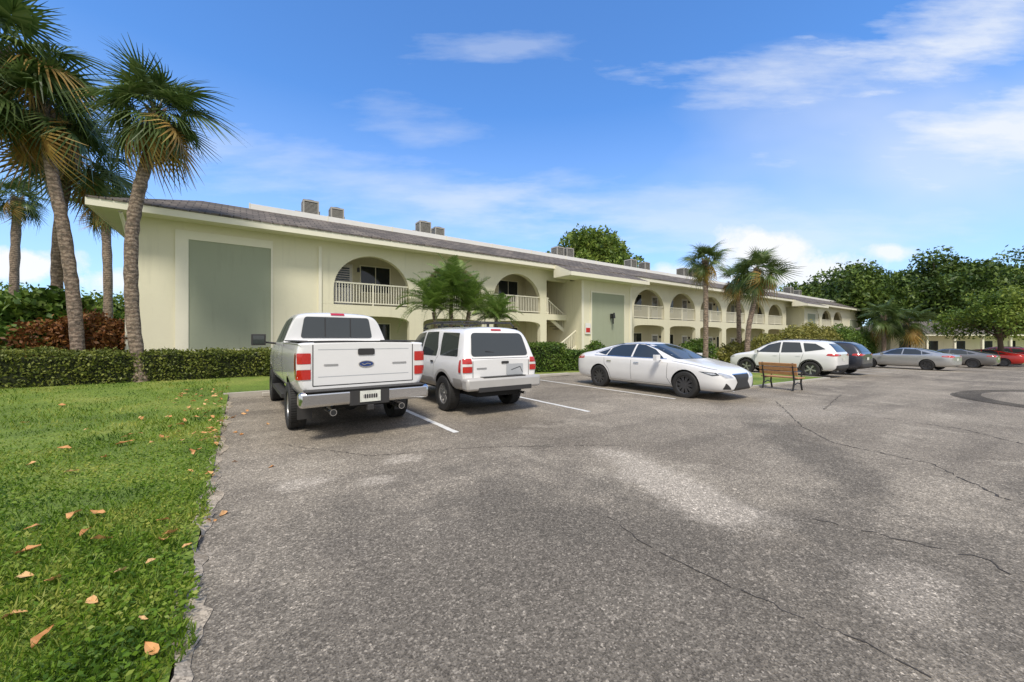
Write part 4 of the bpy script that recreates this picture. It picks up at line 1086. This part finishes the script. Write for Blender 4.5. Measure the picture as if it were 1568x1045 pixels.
# ------------------------------------------------------------ WORLD / LIGHT / CAMERA
SE,SA=rad(56),rad(215)
w=bpy.data.worlds.new('World'); scene.world=w; w.use_nodes=True
nt=w.node_tree; bg=nt.nodes['Background']
sky=N(nt,'ShaderNodeTexSky'); sky.sky_type='NISHITA'; sky.sun_disc=False; sky.sun_elevation=SE; sky.sun_rotation=SA
sky.air_density=1.0; sky.dust_density=.5; sky.ozone_density=2.0
gco=nt.nodes.new('ShaderNodeTexCoord').outputs['Generated']
skyc=mix(nt,sky.outputs[0],(.92,1.50,2.10),1.,'MULTIPLY')
sx=N(nt,'ShaderNodeSeparateXYZ'); nt.links.new(gco,sx.inputs[0])
mth=lambda *a: mathn(nt,*a)
def dotn(v):
    n=N(nt,'ShaderNodeVectorMath',operation='DOT_PRODUCT'); nt.links.new(gco,n.inputs[0]); n.inputs[1].default_value=v; return n.outputs['Value']
dfw=dotn((.576,.817,0)); drt=dotn((.817,-.576,0))
dcl=mth('MAXIMUM',dfw,.15)
ga=mth('DIVIDE',drt,dcl); gb=mth('DIVIDE',sx.outputs[2],dcl)
gc=N(nt,'ShaderNodeCombineXYZ'); nt.links.new(ga,gc.inputs[0]); nt.links.new(gb,gc.inputs[1]); gv=gc.outputs[0]
def strnoise(rot,sc,scale,det=5,r=.5):
    mp=N(nt,'ShaderNodeMapping'); mp.inputs['Rotation'].default_value=(0,0,rad(rot)); mp.inputs['Scale'].default_value=sc; nt.links.new(gv,mp.inputs[0]); return noise(nt,mp.outputs[0],scale,det,r)
wisp=strnoise(8,(1,3.2,1),1.9,7,.55); puff=strnoise(0,(1,1.25,1),7.,6,.6); soft=strnoise(-12,(1,2.2,1),1.1,4,.5)
fine=strnoise(6,(1,4.5,1),4.5,6,.6)
wisp=mth('MULTIPLY_ADD',fine,.5,mth('MULTIPLY_ADD',wisp,.9,-.2))
def blob(cx_,cy_,L,wd,ang,s,nz,amp,soft_=.5):
    mp=N(nt,'ShaderNodeMapping'); mp.vector_type='TEXTURE'; mp.inputs['Location'].default_value=(cx_,cy_,0); mp.inputs['Rotation'].default_value=(0,0,rad(ang)); mp.inputs['Scale'].default_value=(L,wd,1)
    nt.links.new(gv,mp.inputs[0]); ln=N(nt,'ShaderNodeVectorMath',operation='LENGTH'); nt.links.new(mp.outputs[0],ln.inputs[0])
    f=mth('MULTIPLY_ADD',mth('SUBTRACT',nz,.5),amp,ln.outputs['Value'])
    return ramp(nt,f,[(max(0,1-soft_-.35),s),(1.,0.)])
haze=ramp(nt,sx.outputs[2],[(0.,.62),(.2,.30),(.5,0.)])
back_fill=ramp(nt,mth('MULTIPLY_ADD',dfw,.5,.5),[(.0,.9),(.5,.7),(.66,0.)])  # unseen white cloud behind and overhead, added as neutral fill light
skyc=mix(nt,skyc,(5.4,6.2,7.6),haze)
for p in ((1.05,.45,.75,.30,8,.45,soft,2.2,.65),(-.35,.40,.75,.10,-13,.36,wisp,3.,.65),(.78,.69,.42,.07,4,.50,wisp,4.0,.65),(1.25,.55,.45,.11,10,.85,wisp,3.6,.65),(1.25,.84,.42,.16,20,.70,wisp,3.2,.65),
          (.02,.76,.22,.04,2,.26,wisp,4.5,.65),(-.29,.56,.22,.07,-18,.20,wisp,4.5,.65),(.55,.30,.8,.10,-5,.38,wisp,3.,.65)):
    skyc=mix(nt,skyc,(7.0,7.3,7.7),blob(*p))
for p in ((.66,.215,.17,.075,0,.95,puff,2.2,.15),(.78,.17,.16,.06,0,.9,puff,2.2,.15),(-1.25,.19,.16,.055,0,.95,puff,2.2,.15),(-1.0,.15,.12,.04,0,.8,puff,2.2,.15),(.98,.225,.07,.025,0,.8,puff,2.,.2),(.45,.16,.14,.035,0,.75,puff,2.,.2)):
    skyc=mix(nt,skyc,(7.7,7.75,7.9),blob(*p))
skyc=mix(nt,skyc,(6.2,6.0,5.8),back_fill)
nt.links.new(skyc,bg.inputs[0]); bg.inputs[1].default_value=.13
sl=bpy.data.lights.new('sun','SUN'); sl.energy=3.4; sl.angle=rad(12); sl.color=(1,.94,.84)
so=bpy.data.objects.new('sun',sl); col.objects.link(so)
sd=Vector((math.sin(SA)*math.cos(SE),math.cos(SA)*math.cos(SE),math.sin(SE)))
so.rotation_euler=sd.to_track_quat('Z','Y').to_euler(); so.location=(0,0,50)
cam=bpy.data.cameras.new('camera'); co=bpy.data.objects.new('camera',cam); col.objects.link(co)
cam.sensor_width=36; cam.lens=590/1568*36; cam.shift_y=-.0029; cam.clip_end=3000; cam.clip_start=.05
co.location=(0,0,1.5); co.rotation_euler=(rad(90),0,-math.atan2(.576,.817))
scene.camera=co
scene.view_settings.view_transform='Standard'; scene.view_settings.look='None'; scene.view_settings.exposure=0
